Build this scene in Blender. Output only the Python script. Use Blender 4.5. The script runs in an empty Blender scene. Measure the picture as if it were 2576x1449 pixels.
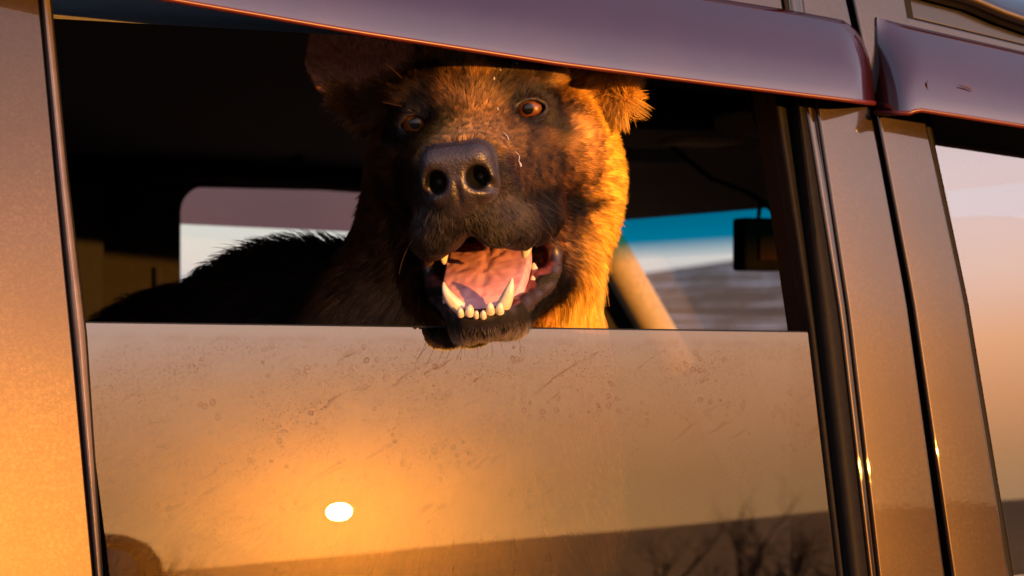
import bpy, bmesh, math, random
import numpy as np
from mathutils import Vector, Matrix, noise as mnoise, kdtree
random.seed(7); RNG = np.random.default_rng(11)
scene = bpy.context.scene
COL = scene.collection
rad = math.radians

# ------------------------------------------------------------------ camera
# world: X = towards the front of the car, Y = into the car, Z = up
YAW = rad(24.0)
CAM = np.array([-0.486, -1.125, 1.55])
FPX = 4807.0                      # focal length in pixels of a 2576 px wide frame
RGT = np.array([math.cos(YAW), -math.sin(YAW), 0.0])
FWD = np.array([math.sin(YAW), math.cos(YAW), 0.0])
UPV = np.array([0.0, 0.0, 1.0])
cam_d = bpy.data.cameras.new('camera'); cam = bpy.data.objects.new('camera', cam_d); COL.objects.link(cam)
cam_d.sensor_width = 36.0; cam_d.lens = 36.0 * FPX / 2576.0
cam_d.clip_start = 0.05; cam_d.clip_end = 20000
cam.location = CAM; cam.rotation_euler = (rad(90), 0, -YAW)
cam_d.dof.use_dof = True; cam_d.dof.focus_distance = 1.20; cam_d.dof.aperture_fstop = 13.0
scene.camera = cam

def ray(px, py):
    return FWD + RGT * ((px - 1288.0) / FPX) + UPV * ((724.5 - py) / FPX)
def V(px, py, depth):
    return CAM + ray(px, py) * depth
def at_y(px, py, y):
    d = ray(px, py); return CAM + d * ((y - CAM[1]) / d[1])
# car side surface: leans inwards towards the roof and is gently curved
ZG, TILT, RCURVE = 1.525, rad(6.2), 4.8
def side_y(z, off=0.0):
    q = z - ZG
    return q * math.tan(TILT) + (q * q / (2 * RCURVE)) - off
def at_side(px, py, off=0.0):
    d = ray(px, py); t = 1.1
    for _ in range(12):
        p = CAM + d * t
        t = (side_y(p[2], off) - CAM[1]) / d[1]
    return CAM + d * t
def side_normal(z):
    s = math.tan(TILT) + (z - ZG) / RCURVE
    n = np.array([0.0, -1.0, s]); return n / np.linalg.norm(n)
def reflect_px(px, py):
    """start point and direction of the mirror ray off the car side"""
    p = at_side(px, py, 0.0); d = ray(px, py); d = d / np.linalg.norm(d)
    n = side_normal(p[2]); return p, d - 2 * d.dot(n) * n

# ------------------------------------------------------------------ sun and sky
_, SUN = reflect_px(853, 1289)
SUN_EL = math.asin(SUN[2]); SUN_AZ = math.atan2(SUN[0], SUN[1])     # clockwise from +Y
world = bpy.data.worlds.new('World'); scene.world = world; world.use_nodes = True
wn = world.node_tree.nodes; wl = world.node_tree.links
sky = wn.new('ShaderNodeTexSky'); sky.sky_type = 'NISHITA'; sky.sun_disc = False
sky.sun_elevation = SUN_EL; sky.sun_rotation = SUN_AZ
sky.altitude = 300; sky.air_density = 1.0; sky.dust_density = 0.25; sky.ozone_density = 1.0
bg = wn['Background']; bg.inputs['Strength'].default_value = 0.05
# high thin haze: a broad pale veil added to the clear-sky model, brighter towards the sun
_tc = wn.new('ShaderNodeTexCoord'); _sx = wn.new('ShaderNodeSeparateXYZ'); wl.new(_tc.outputs['Generated'], _sx.inputs[0])
def _rp(fac, stops):
    r = wn.new('ShaderNodeValToRGB'); el = r.color_ramp.elements
    while len(el) < len(stops): el.new(0.5)
    for e, (p_, c_) in zip(el, stops): e.position = p_; e.color = (*c_, 1)
    wl.new(fac, r.inputs[0]); return r.outputs[0]
def _vm(op, a, b):
    n = wn.new('ShaderNodeVectorMath'); n.operation = op
    for i, q in enumerate((a, b)):
        if isinstance(q, tuple): n.inputs[i].default_value = q
        else: wl.new(q, n.inputs[i])
    return n.outputs[1] if op == 'DOT_PRODUCT' else n.outputs[0]
_base = _rp(_sx.outputs[2], [(0.0, (0.16, 0.215, 0.28)), (0.12, (0.155, 0.215, 0.295)), (0.4, (0.15, 0.20, 0.30)), (1.0, (0.10, 0.13, 0.22))])
_dot = _vm('DOT_PRODUCT', _tc.outputs['Generated'], tuple(SUN))
_ma = wn.new('ShaderNodeMath'); _ma.operation = 'MULTIPLY_ADD'; _ma.inputs[1].default_value = 0.5; _ma.inputs[2].default_value = 0.5; wl.new(_dot, _ma.inputs[0])
_lobe = _rp(_ma.outputs[0], [(0.0, (0, 0, 0)), (0.45, (0.02, 0.02, 0.02)), (0.75, (0.35, 0.35, 0.37)), (0.90, (0.75, 0.75, 0.75)), (0.98, (1, 1, 1))])
_lel = _rp(_sx.outputs[2], [(0.0, (0.05, 0.03, 0.05)), (0.0175, (0.08, 0.04, 0.05)), (0.059, (0.33, 0.090, 0.022)), (0.096, (0.60, 0.195, 0.045)), (0.139, (0.84, 0.355, 0.13)), (0.19, (0.88, 0.55, 0.40)), (0.26, (0.86, 0.66, 0.60)), (0.5, (0.44, 0.37, 0.41)), (0.71, (0.36, 0.31, 0.36)), (0.92, (0.18, 0.17, 0.25))])
_inv = _vm('SUBTRACT', (1, 1, 1), _vm('MULTIPLY', _lobe, (0.75, 0.75, 0.75)))
_veil = _vm('ADD', _vm('MULTIPLY', _base, _inv), _vm('MULTIPLY', _vm('MULTIPLY', _lobe, _lel), (1.72, 1.62, 1.72)))
_pw = wn.new('ShaderNodeMath'); _pw.operation = 'POWER'; _pw.inputs[1].default_value = 2200.0; wl.new(_ma.outputs[0], _pw.inputs[0])      # bright aureole round the sun
_cmb = wn.new('ShaderNodeCombineXYZ')
for _i in range(3): wl.new(_pw.outputs[0], _cmb.inputs[_i])
_veil = _vm('ADD', _veil, _vm('MULTIPLY', _cmb.outputs[0], (0.8, 0.28, 0.01)))
_sum = _vm('ADD', _vm('MULTIPLY', _veil, (1 / 0.05,) * 3), sky.outputs['Color'])
wl.new(_sum, bg.inputs['Color'])
sun_d = bpy.data.lights.new('sun', 'SUN'); sun = bpy.data.objects.new('sun', sun_d); COL.objects.link(sun)
sun_d.energy = 5.0; sun_d.angle = rad(0.55); sun_d.color = (1.0, 0.38, 0.05)
sun.rotation_euler = Vector(SUN).to_track_quat('Z', 'Y').to_euler()
sun.location = (3, -8, 4)
vs = scene.view_settings; vs.view_transform = 'Standard'; vs.look = 'None'; vs.gamma = 1.0
vs.use_curve_mapping = False; vs.exposure = 1.22
scene.render.engine = 'CYCLES'
cy = scene.cycles; cy.max_bounces = 8; cy.diffuse_bounces = 3; cy.glossy_bounces = 4
cy.transmission_bounces = 6; cy.transparent_max_bounces = 16
cy.sample_clamp_indirect = 8.0; cy.caustics_reflective = False; cy.caustics_refractive = False
cy.use_denoising = True

# ------------------------------------------------------------------ helpers
def tag(o, label=None, cat=None, group=None, kind=None):
    if label: o['label'] = label
    if cat: o['category'] = cat
    if group: o['group'] = group
    if kind: o['kind'] = kind
    return o
def empty(name, loc):
    o = bpy.data.objects.new(name, None); COL.objects.link(o); o.location = tuple(loc)
    o.empty_display_size = 0.1
    return o
def mesh_obj(name, verts, faces, mat=None, parent=None, smooth=True):
    me = bpy.data.meshes.new(name)
    me.from_pydata([tuple(map(float, v)) for v in verts], [], [tuple(map(int, f)) for f in faces])
    me.validate(); me.update()
    bm = bmesh.new(); bm.from_mesh(me); bmesh.ops.recalc_face_normals(bm, faces=bm.faces); bm.to_mesh(me); bm.free()
    o = bpy.data.objects.new(name, me); COL.objects.link(o)
    if mat: me.materials.append(mat)
    if smooth: me.polygons.foreach_set('use_smooth', [True] * len(me.polygons)); me.set_sharp_from_angle(angle=rad(62))
    if parent is not None: link_to(o, parent)
    return o
def link_to(o, parent):
    o.parent = parent
    o.matrix_parent_inverse = world_of(parent).inverted()
def world_of(o):
    m = Matrix.LocRotScale(o.location, o.rotation_euler, o.scale)
    return (world_of(o.parent) @ o.matrix_parent_inverse @ m) if o.parent else m
def bevel(o, w=0.002, seg=2, ang=35):
    m = o.modifiers.new('bevel', 'BEVEL'); m.width = w; m.segments = seg; m.limit_method = 'ANGLE'; m.angle_limit = rad(ang)
    m.harden_normals = True
    return o
def lerp_poly(line, t):
    """point at fraction t (by index of y or x order) of a pixel polyline"""
    n = len(line) - 1; k = min(int(t * n), n - 1); f = t * n - k
    return (line[k][0] + (line[k + 1][0] - line[k][0]) * f, line[k][1] + (line[k + 1][1] - line[k][1]) * f)
def by_y(line, y):
    for (x0, y0), (x1, y1) in zip(line[:-1], line[1:]):
        if y <= y1 or (x1, y1) == line[-1]:
            return x0 + (x1 - x0) * (y - y0) / (y1 - y0)
def by_x(line, x):
    for (x0, y0), (x1, y1) in zip(line[:-1], line[1:]):
        if x <= x1 or (x1, y1) == line[-1]:
            return y0 + (y1 - y0) * (x - x0) / (x1 - x0)
def grid_solid(P, back):
    """closed solid from a front grid P[r][c] and a matching back grid"""
    R, Cc = len(P), len(P[0]); verts = [p for r in P for p in r] + [p for r in back for p in r]; N = R * Cc; F = []
    for r in range(R - 1):
        for c in range(Cc - 1):
            a = r * Cc + c; F.append((a, a + 1, a + Cc + 1, a + Cc)); F.append((N + a, N + a + Cc, N + a + Cc + 1, N + a + 1))
    for c in range(Cc - 1):
        F.append((c, N + c, N + c + 1, c + 1)); b = (R - 1) * Cc + c; F.append((b, b + 1, N + b + 1, N + b))
    for r in range(R - 1):
        a = r * Cc; F.append((a, a + Cc, N + a + Cc, N + a)); a = r * Cc + Cc - 1; F.append((a, N + a, N + a + Cc, a + Cc))
    return verts, F
def strip(name, left, right, y0, y1, off, thick, mat, parent, rows=24, cols=6, crown=0.0, bev=0.0015, lean=0.0):
    """panel between two near-vertical pixel lines, standing on the car side surface"""
    P = []; B = []
    for r in range(rows + 1):
        y = y0 + (y1 - y0) * r / rows; a = by_y(left, y); b = by_y(right, y); pr = []; br = []
        for c in range(cols + 1):
            u = c / cols
            x_ = a + (b - a) * u; p = at_side(x_, y, off + crown * (1 - (2 * u - 1) ** 2) + lean * (b - x_) * 0.0003); pr.append(p); br.append(p + np.array([0, thick + crown * (1 - (2 * u - 1) ** 2), 0]))
        P.append(pr); B.append(br)
    o = mesh_obj(name, *grid_solid(P, B), mat, parent)
    if bev: bevel(o, bev, 3)
    return o
def hstrip(name, top, bot, x0, x1, off_t, off_b, thick, mat, parent, cols=40, rows=4, bev=0.0015, bulge=0.0):
    """panel between two near-horizontal pixel lines on the car side surface"""
    P = []; B = []
    for r in range(rows + 1):
        u = r / rows; pr = []; br = []
        for c in range(cols + 1):
            x = x0 + (x1 - x0) * c / cols; a = by_x(top, x); b = by_x(bot, x)
            o_ = off_t + (off_b - off_t) * u + bulge * 4 * u * (1 - u)
            p = at_side(x, a + (b - a) * u, o_); pr.append(p); br.append(p + np.array([0, thick, 0]))
        P.append(pr); B.append(br)
    o = mesh_obj(name, *grid_solid(P, B), mat, parent)
    if bev: bevel(o, bev, 3)
    return o
def box(name, lo, hi, mat, parent, bev=0.01, seg=3):
    x0, y0, z0 = lo; x1, y1, z1 = hi
    v = [(x0, y0, z0), (x1, y0, z0), (x1, y1, z0), (x0, y1, z0), (x0, y0, z1), (x1, y0, z1), (x1, y1, z1), (x0, y1, z1)]
    f = [(0, 3, 2, 1), (4, 5, 6, 7), (0, 1, 5, 4), (1, 2, 6, 5), (2, 3, 7, 6), (3, 0, 4, 7)]
    o = mesh_obj(name, v, f, mat, parent, smooth=True)
    if bev: bevel(o, bev, seg)
    return o
def tube_data(pts, radii, seg=8, cap=True):
    pts = [np.array(p, float) for p in pts]; V_ = []; F = []
    ref = np.array([0.13, 0.21, 0.97]); n = len(pts)
    for i, p in enumerate(pts):
        t = pts[min(i + 1, n - 1)] - pts[max(i - 1, 0)]; t = t / (np.linalg.norm(t) + 1e-12)
        a = np.cross(t, ref); a /= np.linalg.norm(a) + 1e-12; b = np.cross(t, a)
        for k in range(seg):
            w = 2 * math.pi * k / seg
            V_.append(p + radii[i] * (math.cos(w) * a + math.sin(w) * b))
    for i in range(n - 1):
        for k in range(seg):
            a = i * seg + k; b = i * seg + (k + 1) % seg; F.append((a, b, b + seg, a + seg))
    if cap:
        F.append(tuple(range(seg))[::-1]); F.append(tuple((n - 1) * seg + k for k in range(seg)))
    return V_, F
def join_data(items):
    V_, F = [], []
    for v, f in items:
        o = len(V_); V_ += list(v); F += [tuple(o + i for i in q) for q in f]
    return V_, F

# ------------------------------------------------------------------ materials
def new_mat(name):
    m = bpy.data.materials.new(name); m.use_nodes = True; nt = m.node_tree
    return m, nt, nt.nodes, nt.links, nt.nodes['Principled BSDF']
def N(nt, kind, **kw):
    n = nt.nodes.new(kind)
    for k, v in kw.items():
        if k in n.inputs: n.inputs[k].default_value = v
        else: setattr(n, k, v)
    return n
def ramp(nt, fac, stops, interp='LINEAR'):
    r = nt.nodes.new('ShaderNodeValToRGB'); r.color_ramp.interpolation = interp
    el = r.color_ramp.elements
    while len(el) < len(stops): el.new(0.5)
    for e, (p, c) in zip(el, stops): e.position = p; e.color = c if len(c) == 4 else (*c, 1)
    nt.links.new(fac, r.inputs['Fac']); return r.outputs['Color']
def math_(nt, op, a, b=None, c=None, clamp=False):
    n = nt.nodes.new('ShaderNodeMath'); n.operation = op; n.use_clamp = clamp
    for i, v in enumerate((a, b, c)):
        if v is None: continue
        if isinstance(v, (int, float)): n.inputs[i].default_value = v
        else: nt.links.new(v, n.inputs[i])
    return n.outputs[0]
def mixc(nt, fac, a, b, mode='MIX'):
    n = nt.nodes.new('ShaderNodeMix'); n.data_type = 'RGBA'; n.blend_type = mode
    for s, v in ((n.inputs[0], fac), (n.inputs[6], a), (n.inputs[7], b)):
        if isinstance(v, (int, float)): s.default_value = v
        elif isinstance(v, tuple): s.default_value = v if len(v) == 4 else (*v, 1)
        else: nt.links.new(v, s)
    return n.outputs[2]
def coord(nt, scale=(1, 1, 1), rot=(0, 0, 0)):
    g = nt.nodes.new('ShaderNodeNewGeometry'); m = nt.nodes.new('ShaderNodeMapping')
    m.inputs['Scale'].default_value = scale; m.inputs['Rotation'].default_value = rot
    nt.links.new(g.outputs['Position'], m.inputs['Vector']); return m.outputs[0]
def tex(nt, kind, vec, out=0, **kw):
    n = N(nt, kind, **kw); nt.links.new(vec, n.inputs['Vector']); return n.outputs[out]
def plain(name, col, rough=0.6, spec=0.4, metal=0.0, var=0.15, scale=60, bump=0.0, coat=0.0):
    m, nt, nd, lk, b = new_mat(name)
    nz = tex(nt, 'ShaderNodeTexNoise', coord(nt), Scale=scale, Detail=4.0, Roughness=0.6)
    lo = tuple(c * (1 - var) for c in col); hi = tuple(c * (1 + var) for c in col)
    lk.new(ramp(nt, nz, [(0.3, lo), (0.7, hi)]), b.inputs['Base Color'])
    b.inputs['Roughness'].default_value = rough; b.inputs['Metallic'].default_value = metal
    b.inputs['Specular IOR Level'].default_value = spec; b.inputs['Coat Weight'].default_value = coat
    if bump:
        bp = N(nt, 'ShaderNodeBump', Strength=bump, Distance=0.002); lk.new(nz, bp.inputs['Height']); lk.new(bp.outputs[0], b.inputs['Normal'])
    return m
def make_paint():
    m, nt, nd, lk, b = new_mat('car_paint')
    co = coord(nt)
    fl = tex(nt, 'ShaderNodeTexVoronoi', co, out=1, Scale=1400.0)           # metal flakes
    big = tex(nt, 'ShaderNodeTexNoise', co, Scale=9.0, Detail=5.0, Roughness=0.6)
    c = mixc(nt, 0.35, (0.0085, 0.0042, 0.0036, 1), mixc(nt, 1.0, (0.0085, 0.0042, 0.0036, 1), fl, 'MULTIPLY'))
    c = mixc(nt, math_(nt, 'MULTIPLY', big, 0.25), c, (0.022, 0.014, 0.012, 1))   # thin road dust
    sp = tex(nt, 'ShaderNodeTexVoronoi', co, Scale=95.0, Randomness=1.0)
    spm = ramp(nt, sp, [(0.0, (1, 1, 1)), (0.13, (1, 1, 1)), (0.19, (0, 0, 0))])
    gate = tex(nt, 'ShaderNodeTexNoise', co, Scale=45.0, Detail=2.0)
    spm = math_(nt, 'MULTIPLY', spm, ramp(nt, gate, [(0.56, (0, 0, 0)), (0.66, (1, 1, 1))]))
    c = mixc(nt, math_(nt, 'MULTIPLY', spm, 0.5), c, (0.010, 0.007, 0.007, 1))    # dried spots
    fine = tex(nt, 'ShaderNodeTexNoise', co, Scale=420.0, Detail=5.0, Roughness=0.8)
    film = math_(nt, 'MULTIPLY', ramp(nt, fine, [(0.45, (0, 0, 0)), (0.72, (1, 1, 1))]), ramp(nt, big, [(0.35, (0.15,) * 3), (0.7, (0.75,) * 3)]))
    c = mixc(nt, math_(nt, 'MULTIPLY', film, 0.5), c, (0.055, 0.040, 0.034, 1))    # fine dust grains
    lk.new(c, b.inputs['Base Color'])
    b.inputs['Metallic'].default_value = 0.75; b.inputs['Roughness'].default_value = 0.34
    b.inputs['Coat Weight'].default_value = 1.0; b.inputs['Coat IOR'].default_value = 1.52
    cr = ramp(nt, math_(nt, 'MULTIPLY', big, 0.6), [(0.2, (0.012,) * 3), (0.8, (0.04,) * 3)])
    lk.new(cr, b.inputs['Coat Roughness'])
    bp = N(nt, 'ShaderNodeBump', Strength=0.05, Distance=0.0003)
    lk.new(tex(nt, 'ShaderNodeTexNoise', co, Scale=900.0, Detail=2.0), bp.inputs['Height']); lk.new(bp.outputs[0], b.inputs['Normal'])
    bp2 = N(nt, 'ShaderNodeBump', Strength=0.03, Distance=0.0004)
    lk.new(tex(nt, 'ShaderNodeTexNoise', co, Scale=260.0, Detail=2.0), bp2.inputs['Height']); lk.new(bp2.outputs[0], b.inputs['Coat Normal'])
    return m
def thin_fresnel(nt, f0):
    g = nt.nodes.new('ShaderNodeNewGeometry'); d = nt.nodes.new('ShaderNodeVectorMath'); d.operation = 'DOT_PRODUCT'
    nt.links.new(g.outputs['Normal'], d.inputs[0]); nt.links.new(g.outputs['Incoming'], d.inputs[1])
    c = math_(nt, 'SUBTRACT', 1.0, math_(nt, 'ABSOLUTE', d.outputs['Value']), clamp=True)
    return math_(nt, 'MULTIPLY_ADD', math_(nt, 'POWER', c, 5.0), 1 - f0, f0)
def make_glass(name, tint, ior, dirt=True):
    """thin automotive pane: tinted see-through, mirror reflection, dried dirt"""
    m, nt, nd, lk, b = new_mat(name); nd.remove(b); out = nd['Material Output']
    tr = N(nt, 'ShaderNodeBsdfTransparent'); tr.inputs[0].default_value = (*tint, 1)
    gl = N(nt, 'ShaderNodeBsdfGlossy'); gl.inputs['Roughness'].default_value = 0.0; gl.inputs['Color'].default_value = (1, 1, 1, 1)
    fr = thin_fresnel(nt, ior)
    mx = N(nt, 'ShaderNodeMixShader'); lk.new(fr, mx.inputs[0]); lk.new(tr.outputs[0], mx.inputs[1]); lk.new(gl.outputs[0], mx.inputs[2])
    res = mx.outputs[0]
    if dirt:
        uv = nt.nodes.new('ShaderNodeUVMap'); uvo = uv.outputs[0]          # metres on the pane, v = 0 at the top edge
        sep = N(nt, 'ShaderNodeSeparateXYZ'); lk.new(uvo, sep.inputs[0]); U, Vv = sep.outputs[0], sep.outputs[1]
        def mp(sc, rot=(0, 0, 0)):
            r0 = nt.nodes.new('ShaderNodeMapping'); r0.inputs['Rotation'].default_value = rot; lk.new(wuv, r0.inputs['Vector'])
            k = nt.nodes.new('ShaderNodeMapping'); k.inputs['Scale'].default_value = sc
            lk.new(r0.outputs[0], k.inputs['Vector']); return k.outputs[0]
        wn_ = N(nt, 'ShaderNodeTexNoise', Scale=55.0, Detail=3.0); lk.new(uvo, wn_.inputs['Vector'])
        wsub = nt.nodes.new('ShaderNodeVectorMath'); wsub.operation = 'MULTIPLY_ADD'; lk.new(wn_.outputs['Color'], wsub.inputs[0]); wsub.inputs[1].default_value = (.006, .006, 0); lk.new(uvo, wsub.inputs[2])
        wuv = wsub.outputs[0]
        # dirt grows below the clean band that was inside the seal, rounded at the rear corner
        wob = tex(nt, 'ShaderNodeTexNoise', uvo, Scale=40.0, Detail=3.0)
        edge = math_(nt, 'ADD', Vv, math_(nt, 'MULTIPLY', wob, 0.0012))
        dx = math_(nt, 'SUBTRACT', 0.028, U, clamp=True); dy = math_(nt, 'SUBTRACT', 0.034, edge, clamp=True)
        rr = math_(nt, 'SQRT', math_(nt, 'ADD', math_(nt, 'MULTIPLY', dx, dx), math_(nt, 'MULTIPLY', dy, dy)))
        body = ramp(nt, rr, [(0.0215, (1, 1, 1)), (0.0265, (0, 0, 0))])
        def mul(*a):
            r = a[0]
            for q in a[1:]: r = math_(nt, 'MULTIPLY', r, q)
            return r
        grain = tex(nt, 'ShaderNodeTexNoise', mp((1, 1, 1)), Scale=420.0, Detail=6.0, Roughness=0.75)
        cloud = tex(nt, 'ShaderNodeTexNoise', mp((1, 1.6, 1)), Scale=16.0, Detail=4.0, Roughness=0.6)
        fade = ramp(nt, Vv, [(0.0, (1,) * 3), (0.03, (0.9,) * 3), (0.10, (0.35,) * 3), (0.16, (0.06,) * 3)])
        film = mul(ramp(nt, cloud, [(0.30, (0.1,) * 3), (0.72, (1,) * 3)]), ramp(nt, grain, [(0.40, (0.35,) * 3), (0.62, (1,) * 3)]), fade)
        # dried drop rings
        vo = tex(nt, 'ShaderNodeTexVoronoi', mp((1, 1, 1)), Scale=150.0)
        ring = ramp(nt, vo, [(0.10, (0.25,) * 3), (0.20, (0.35,) * 3), (0.26, (1,) * 3), (0.33, (0,) * 3)])
        rg = ramp(nt, tex(nt, 'ShaderNodeTexNoise', uvo, Scale=30.0, Detail=3.0), [(0.52, (0,) * 3), (0.66, (1,) * 3)])
        vb = tex(nt, 'ShaderNodeTexVoronoi', mp((1, 1, 1)), Scale=85.0)
        ringb = mul(ramp(nt, vb, [(0.05, (0.15,) * 3), (0.14, (0.22,) * 3), (0.17, (0.9,) * 3), (0.21, (0,) * 3)]), ramp(nt, tex(nt, 'ShaderNodeTexNoise', uvo, Scale=19.0, Detail=2.0), [(0.56, (0,) * 3), (0.64, (1,) * 3)]))
        ring = mul(math_(nt, 'ADD', mul(ring, rg), mul(ringb, 0.8), clamp=True), fade)
        vo2 = tex(nt, 'ShaderNodeTexVoronoi', mp((1, 1, 1)), Scale=520.0)
        specks = mul(ramp(nt, vo2, [(0.16, (1,) * 3), (0.30, (0,) * 3)]), ramp(nt, cloud, [(0.40, (0,) * 3), (0.60, (1,) * 3)]), fade)
        # slanting smears
        sm = tex(nt, 'ShaderNodeTexNoise', mp((26, 170, 1), (0, 0, rad(30))), Scale=1.0, Detail=4.0, Roughness=0.55)
        smear = mul(ramp(nt, sm, [(0.60, (0,) * 3), (0.66, (1,) * 3)]), ramp(nt, tex(nt, 'ShaderNodeTexNoise', uvo, Scale=22.0), [(0.45, (0,) * 3), (0.6, (1,) * 3)]), fade)
        sm2 = tex(nt, 'ShaderNodeTexNoise', mp((12, 230, 1), (0, 0, rad(9))), Scale=1.0, Detail=3.0)
        smear2 = mul(ramp(nt, sm2, [(0.66, (0,) * 3), (0.74, (0.6,) * 3)]), fade)
        run = tex(nt, 'ShaderNodeTexNoise', mp((160, 9, 1)), Scale=1.0, Detail=3.0)
        runs = mul(ramp(nt, run, [(0.55, (0,) * 3), (0.75, (0.5,) * 3)]), ramp(nt, Vv, [(0.0, (1,) * 3), (0.05, (0.3,) * 3), (0.14, (0.12,) * 3)]))
        line = mul(ramp(nt, Vv, [(0.0075, (0,) * 3), (0.0080, (0.7,) * 3), (0.0092, (0,) * 3)]), ramp(nt, tex(nt, 'ShaderNodeTexNoise', uvo, Scale=60.0), [(0.4, (0.1,) * 3), (0.6, (1,) * 3)]))
        tot = math_(nt, 'ADD', mul(film, 0.34), mul(ring, 0.75))
        for q, w in ((specks, 0.65), (smear, 0.55), (smear2, 0.3), (runs, 0.16)):
            tot = math_(nt, 'ADD', tot, mul(q, w))
        tot = mul(tot, body); tot = math_(nt, 'ADD', tot, mul(line, 0.4), clamp=True)
        DIRT = math_(nt, 'MULTIPLY', tot, 1.15, clamp=True)
        df = N(nt, 'ShaderNodeBsdfDiffuse'); df.inputs['Color'].default_value = (0.065, 0.048, 0.044, 1)
        # greasy film: wide, sparkling reflection of the sun
        bp = N(nt, 'ShaderNodeBump', Strength=0.6, Distance=0.00005)
        lk.new(tex(nt, 'ShaderNodeTexNoise', uvo, Scale=2600.0, Detail=3.0), bp.inputs['Height'])
        prev = res
        for ro, wt in ((0.080, 0.0011), (0.150, 0.00012)):
            g2 = N(nt, 'ShaderNodeBsdfGlossy', distribution='BECKMANN'); g2.inputs['Roughness'].default_value = ro; g2.inputs['Color'].default_value = (1, 0.72, 0.4, 1)
            lk.new(bp.outputs[0], g2.inputs['Normal'])
            m2 = N(nt, 'ShaderNodeMixShader'); m2.inputs[0].default_value = wt
            lk.new(prev, m2.inputs[1]); lk.new(g2.outputs[0], m2.inputs[2]); prev = m2.outputs[0]
        m3 = N(nt, 'ShaderNodeMixShader'); lk.new(DIRT, m3.inputs[0]); lk.new(m2.outputs[0], m3.inputs[1]); lk.new(df.outputs[0], m3.inputs[2])
        res = m3.outputs[0]
    lk.new(res, out.inputs['Surface'])
    return m
PAINT = make_paint()
PAINT2 = PAINT.copy(); PAINT2.name = 'dimmed_car_paint'
PAINT2.node_tree.nodes['Principled BSDF'].inputs['Coat Weight'].default_value = 0.5  # same paint, weaker clear coat to dim the sky reflection on one panel
RUBBER = plain('black_rubber', (0.004, 0.004, 0.005), 0.6, 0.08, var=0.3, scale=200)
GLOSSB = plain('black_trim', (0.010, 0.009, 0.010), 0.22, 0.5, var=0.2, scale=80)
GAPM = plain('door_gap', (0.003, 0.003, 0.003), 0.9, 0.02)
MOULD = plain('grey_moulding', (0.16, 0.13, 0.12), 0.32, 0.5, metal=0.6)
LINER = plain('headliner_cloth', (0.24, 0.25, 0.27), 0.95, 0.1, scale=300, bump=0.2)
TRIMD = plain('dark_trim', (0.018, 0.016, 0.016), 0.8, 0.25, scale=150, bump=0.15)
TRIMB = plain('beige_trim', (0.42, 0.34, 0.22), 0.7, 0.25, scale=150)
SEATM = plain('seat_cloth', (0.03, 0.03, 0.035), 0.9, 0.15, scale=250, bump=0.3)
SMOKE = None
GLASS = make_glass('tinted_glass', (0.14, 0.12, 0.11), 0.108, True)
GLASSF = make_glass('front_glass', (0.45, 0.46, 0.44), 0.20, False)
GLASSC = make_glass('clear_glass', (0.88, 0.91, 0.91), 0.06, False)
def make_visor():
    m, nt, nd, lk, b = new_mat('smoked_acrylic')
    nz = tex(nt, 'ShaderNodeTexNoise', coord(nt), Scale=14.0, Detail=5.0)
    lk.new(ramp(nt, nz, [(0.3, (0.014, 0.003, 0.005)), (0.7, (0.020, 0.004, 0.007))]), b.inputs['Base Color'])
    b.inputs['Roughness'].default_value = 0.10; b.inputs['IOR'].default_value = 1.9
    lk.new(ramp(nt, nz, [(0.3, (0.08,) * 3), (0.7, (0.16,) * 3)]), b.inputs['Roughness'])
    return m
VISOR = make_visor()
VLIP = plain('maroon_lip', (0.06, 0.008, 0.009), 0.38, 0.4)
# ------------------------------------------------------------------ ground and far hills: one sheet to the horizon
def az_el(d): return math.atan2(d[0], d[1]), math.atan2(d[2], math.hypot(d[0], d[1]))
PROF = []
for q in ((-150, 1452), (255, 1449), (480, 1436), (850, 1402), (1200, 1368), (1600, 1338), (2100, 1290), (2600, 1262)):
    p, d = reflect_px(*q); PROF.append(az_el(d))
PROF.sort()
def ridge_el(az):
    a = [(x if x >= 0 else x + 2 * math.pi) for x, _ in PROF]; e = [y for _, y in PROF]
    pr = sorted(zip(a, e)); q = az if az >= 0 else az + 2 * math.pi
    lo, hi = pr[0], pr[-1]
    if q < lo[0]: w = max(0.0, 1 - (lo[0] - q) / 0.5); b = lo[1] * w + rad(0.35) * (1 - w)
    elif q > hi[0]: w = max(0.0, 1 - (q - hi[0]) / 0.5); b = hi[1] * w + rad(0.35) * (1 - w)
    else: b = float(np.interp(q, [x for x, _ in pr], [y for _, y in pr]))
    return b
gv, gf = [(0, 0, 0)], []
RS = [1.5, 3, 5, 8, 12, 18, 27, 40, 60, 90, 140, 220, 320, 450, 600, 800, 1000, 1200, 1500, 2500, 6000]
NA = 240
for i, r in enumerate(RS):
    for k in range(NA):
        az = -math.pi + 2 * math.pi * k / NA; x, y = r * math.sin(az), r * math.cos(az)
        s = min(1, max(0, (r - 90) / 1100)); s = s * s * (3 - 2 * s)
        h = s * (1.55 + 1200 * math.tan(ridge_el(az)) - 1.55 * s * 0)
        if 0.2 < az < 1.2: h += s * 1200 * min(max((az - rad(27.5)) * 0.13, -rad(0.45)), rad(1.3))
        h *= 1 if r <= 1200 else max(0.0, 1 - (r - 1200) / 4000)
        h += min(r / 40, 1) * 0.12 * mnoise.noise((x * 0.15, y * 0.15, 0)) * (1 - s) + s * 6.0 * mnoise.noise((x * 0.006, y * 0.006, 3)) * (0.4 if r < 1200 else 0.2)
        gv.append((x, y, h))
for k in range(NA): gf.append((0, 1 + k, 1 + (k + 1) % NA))
for i in range(len(RS) - 1):
    for k in range(NA):
        a = 1 + i * NA + k; b = 1 + i * NA + (k + 1) % NA; gf.append((a, a + NA, b + NA, b))
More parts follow.
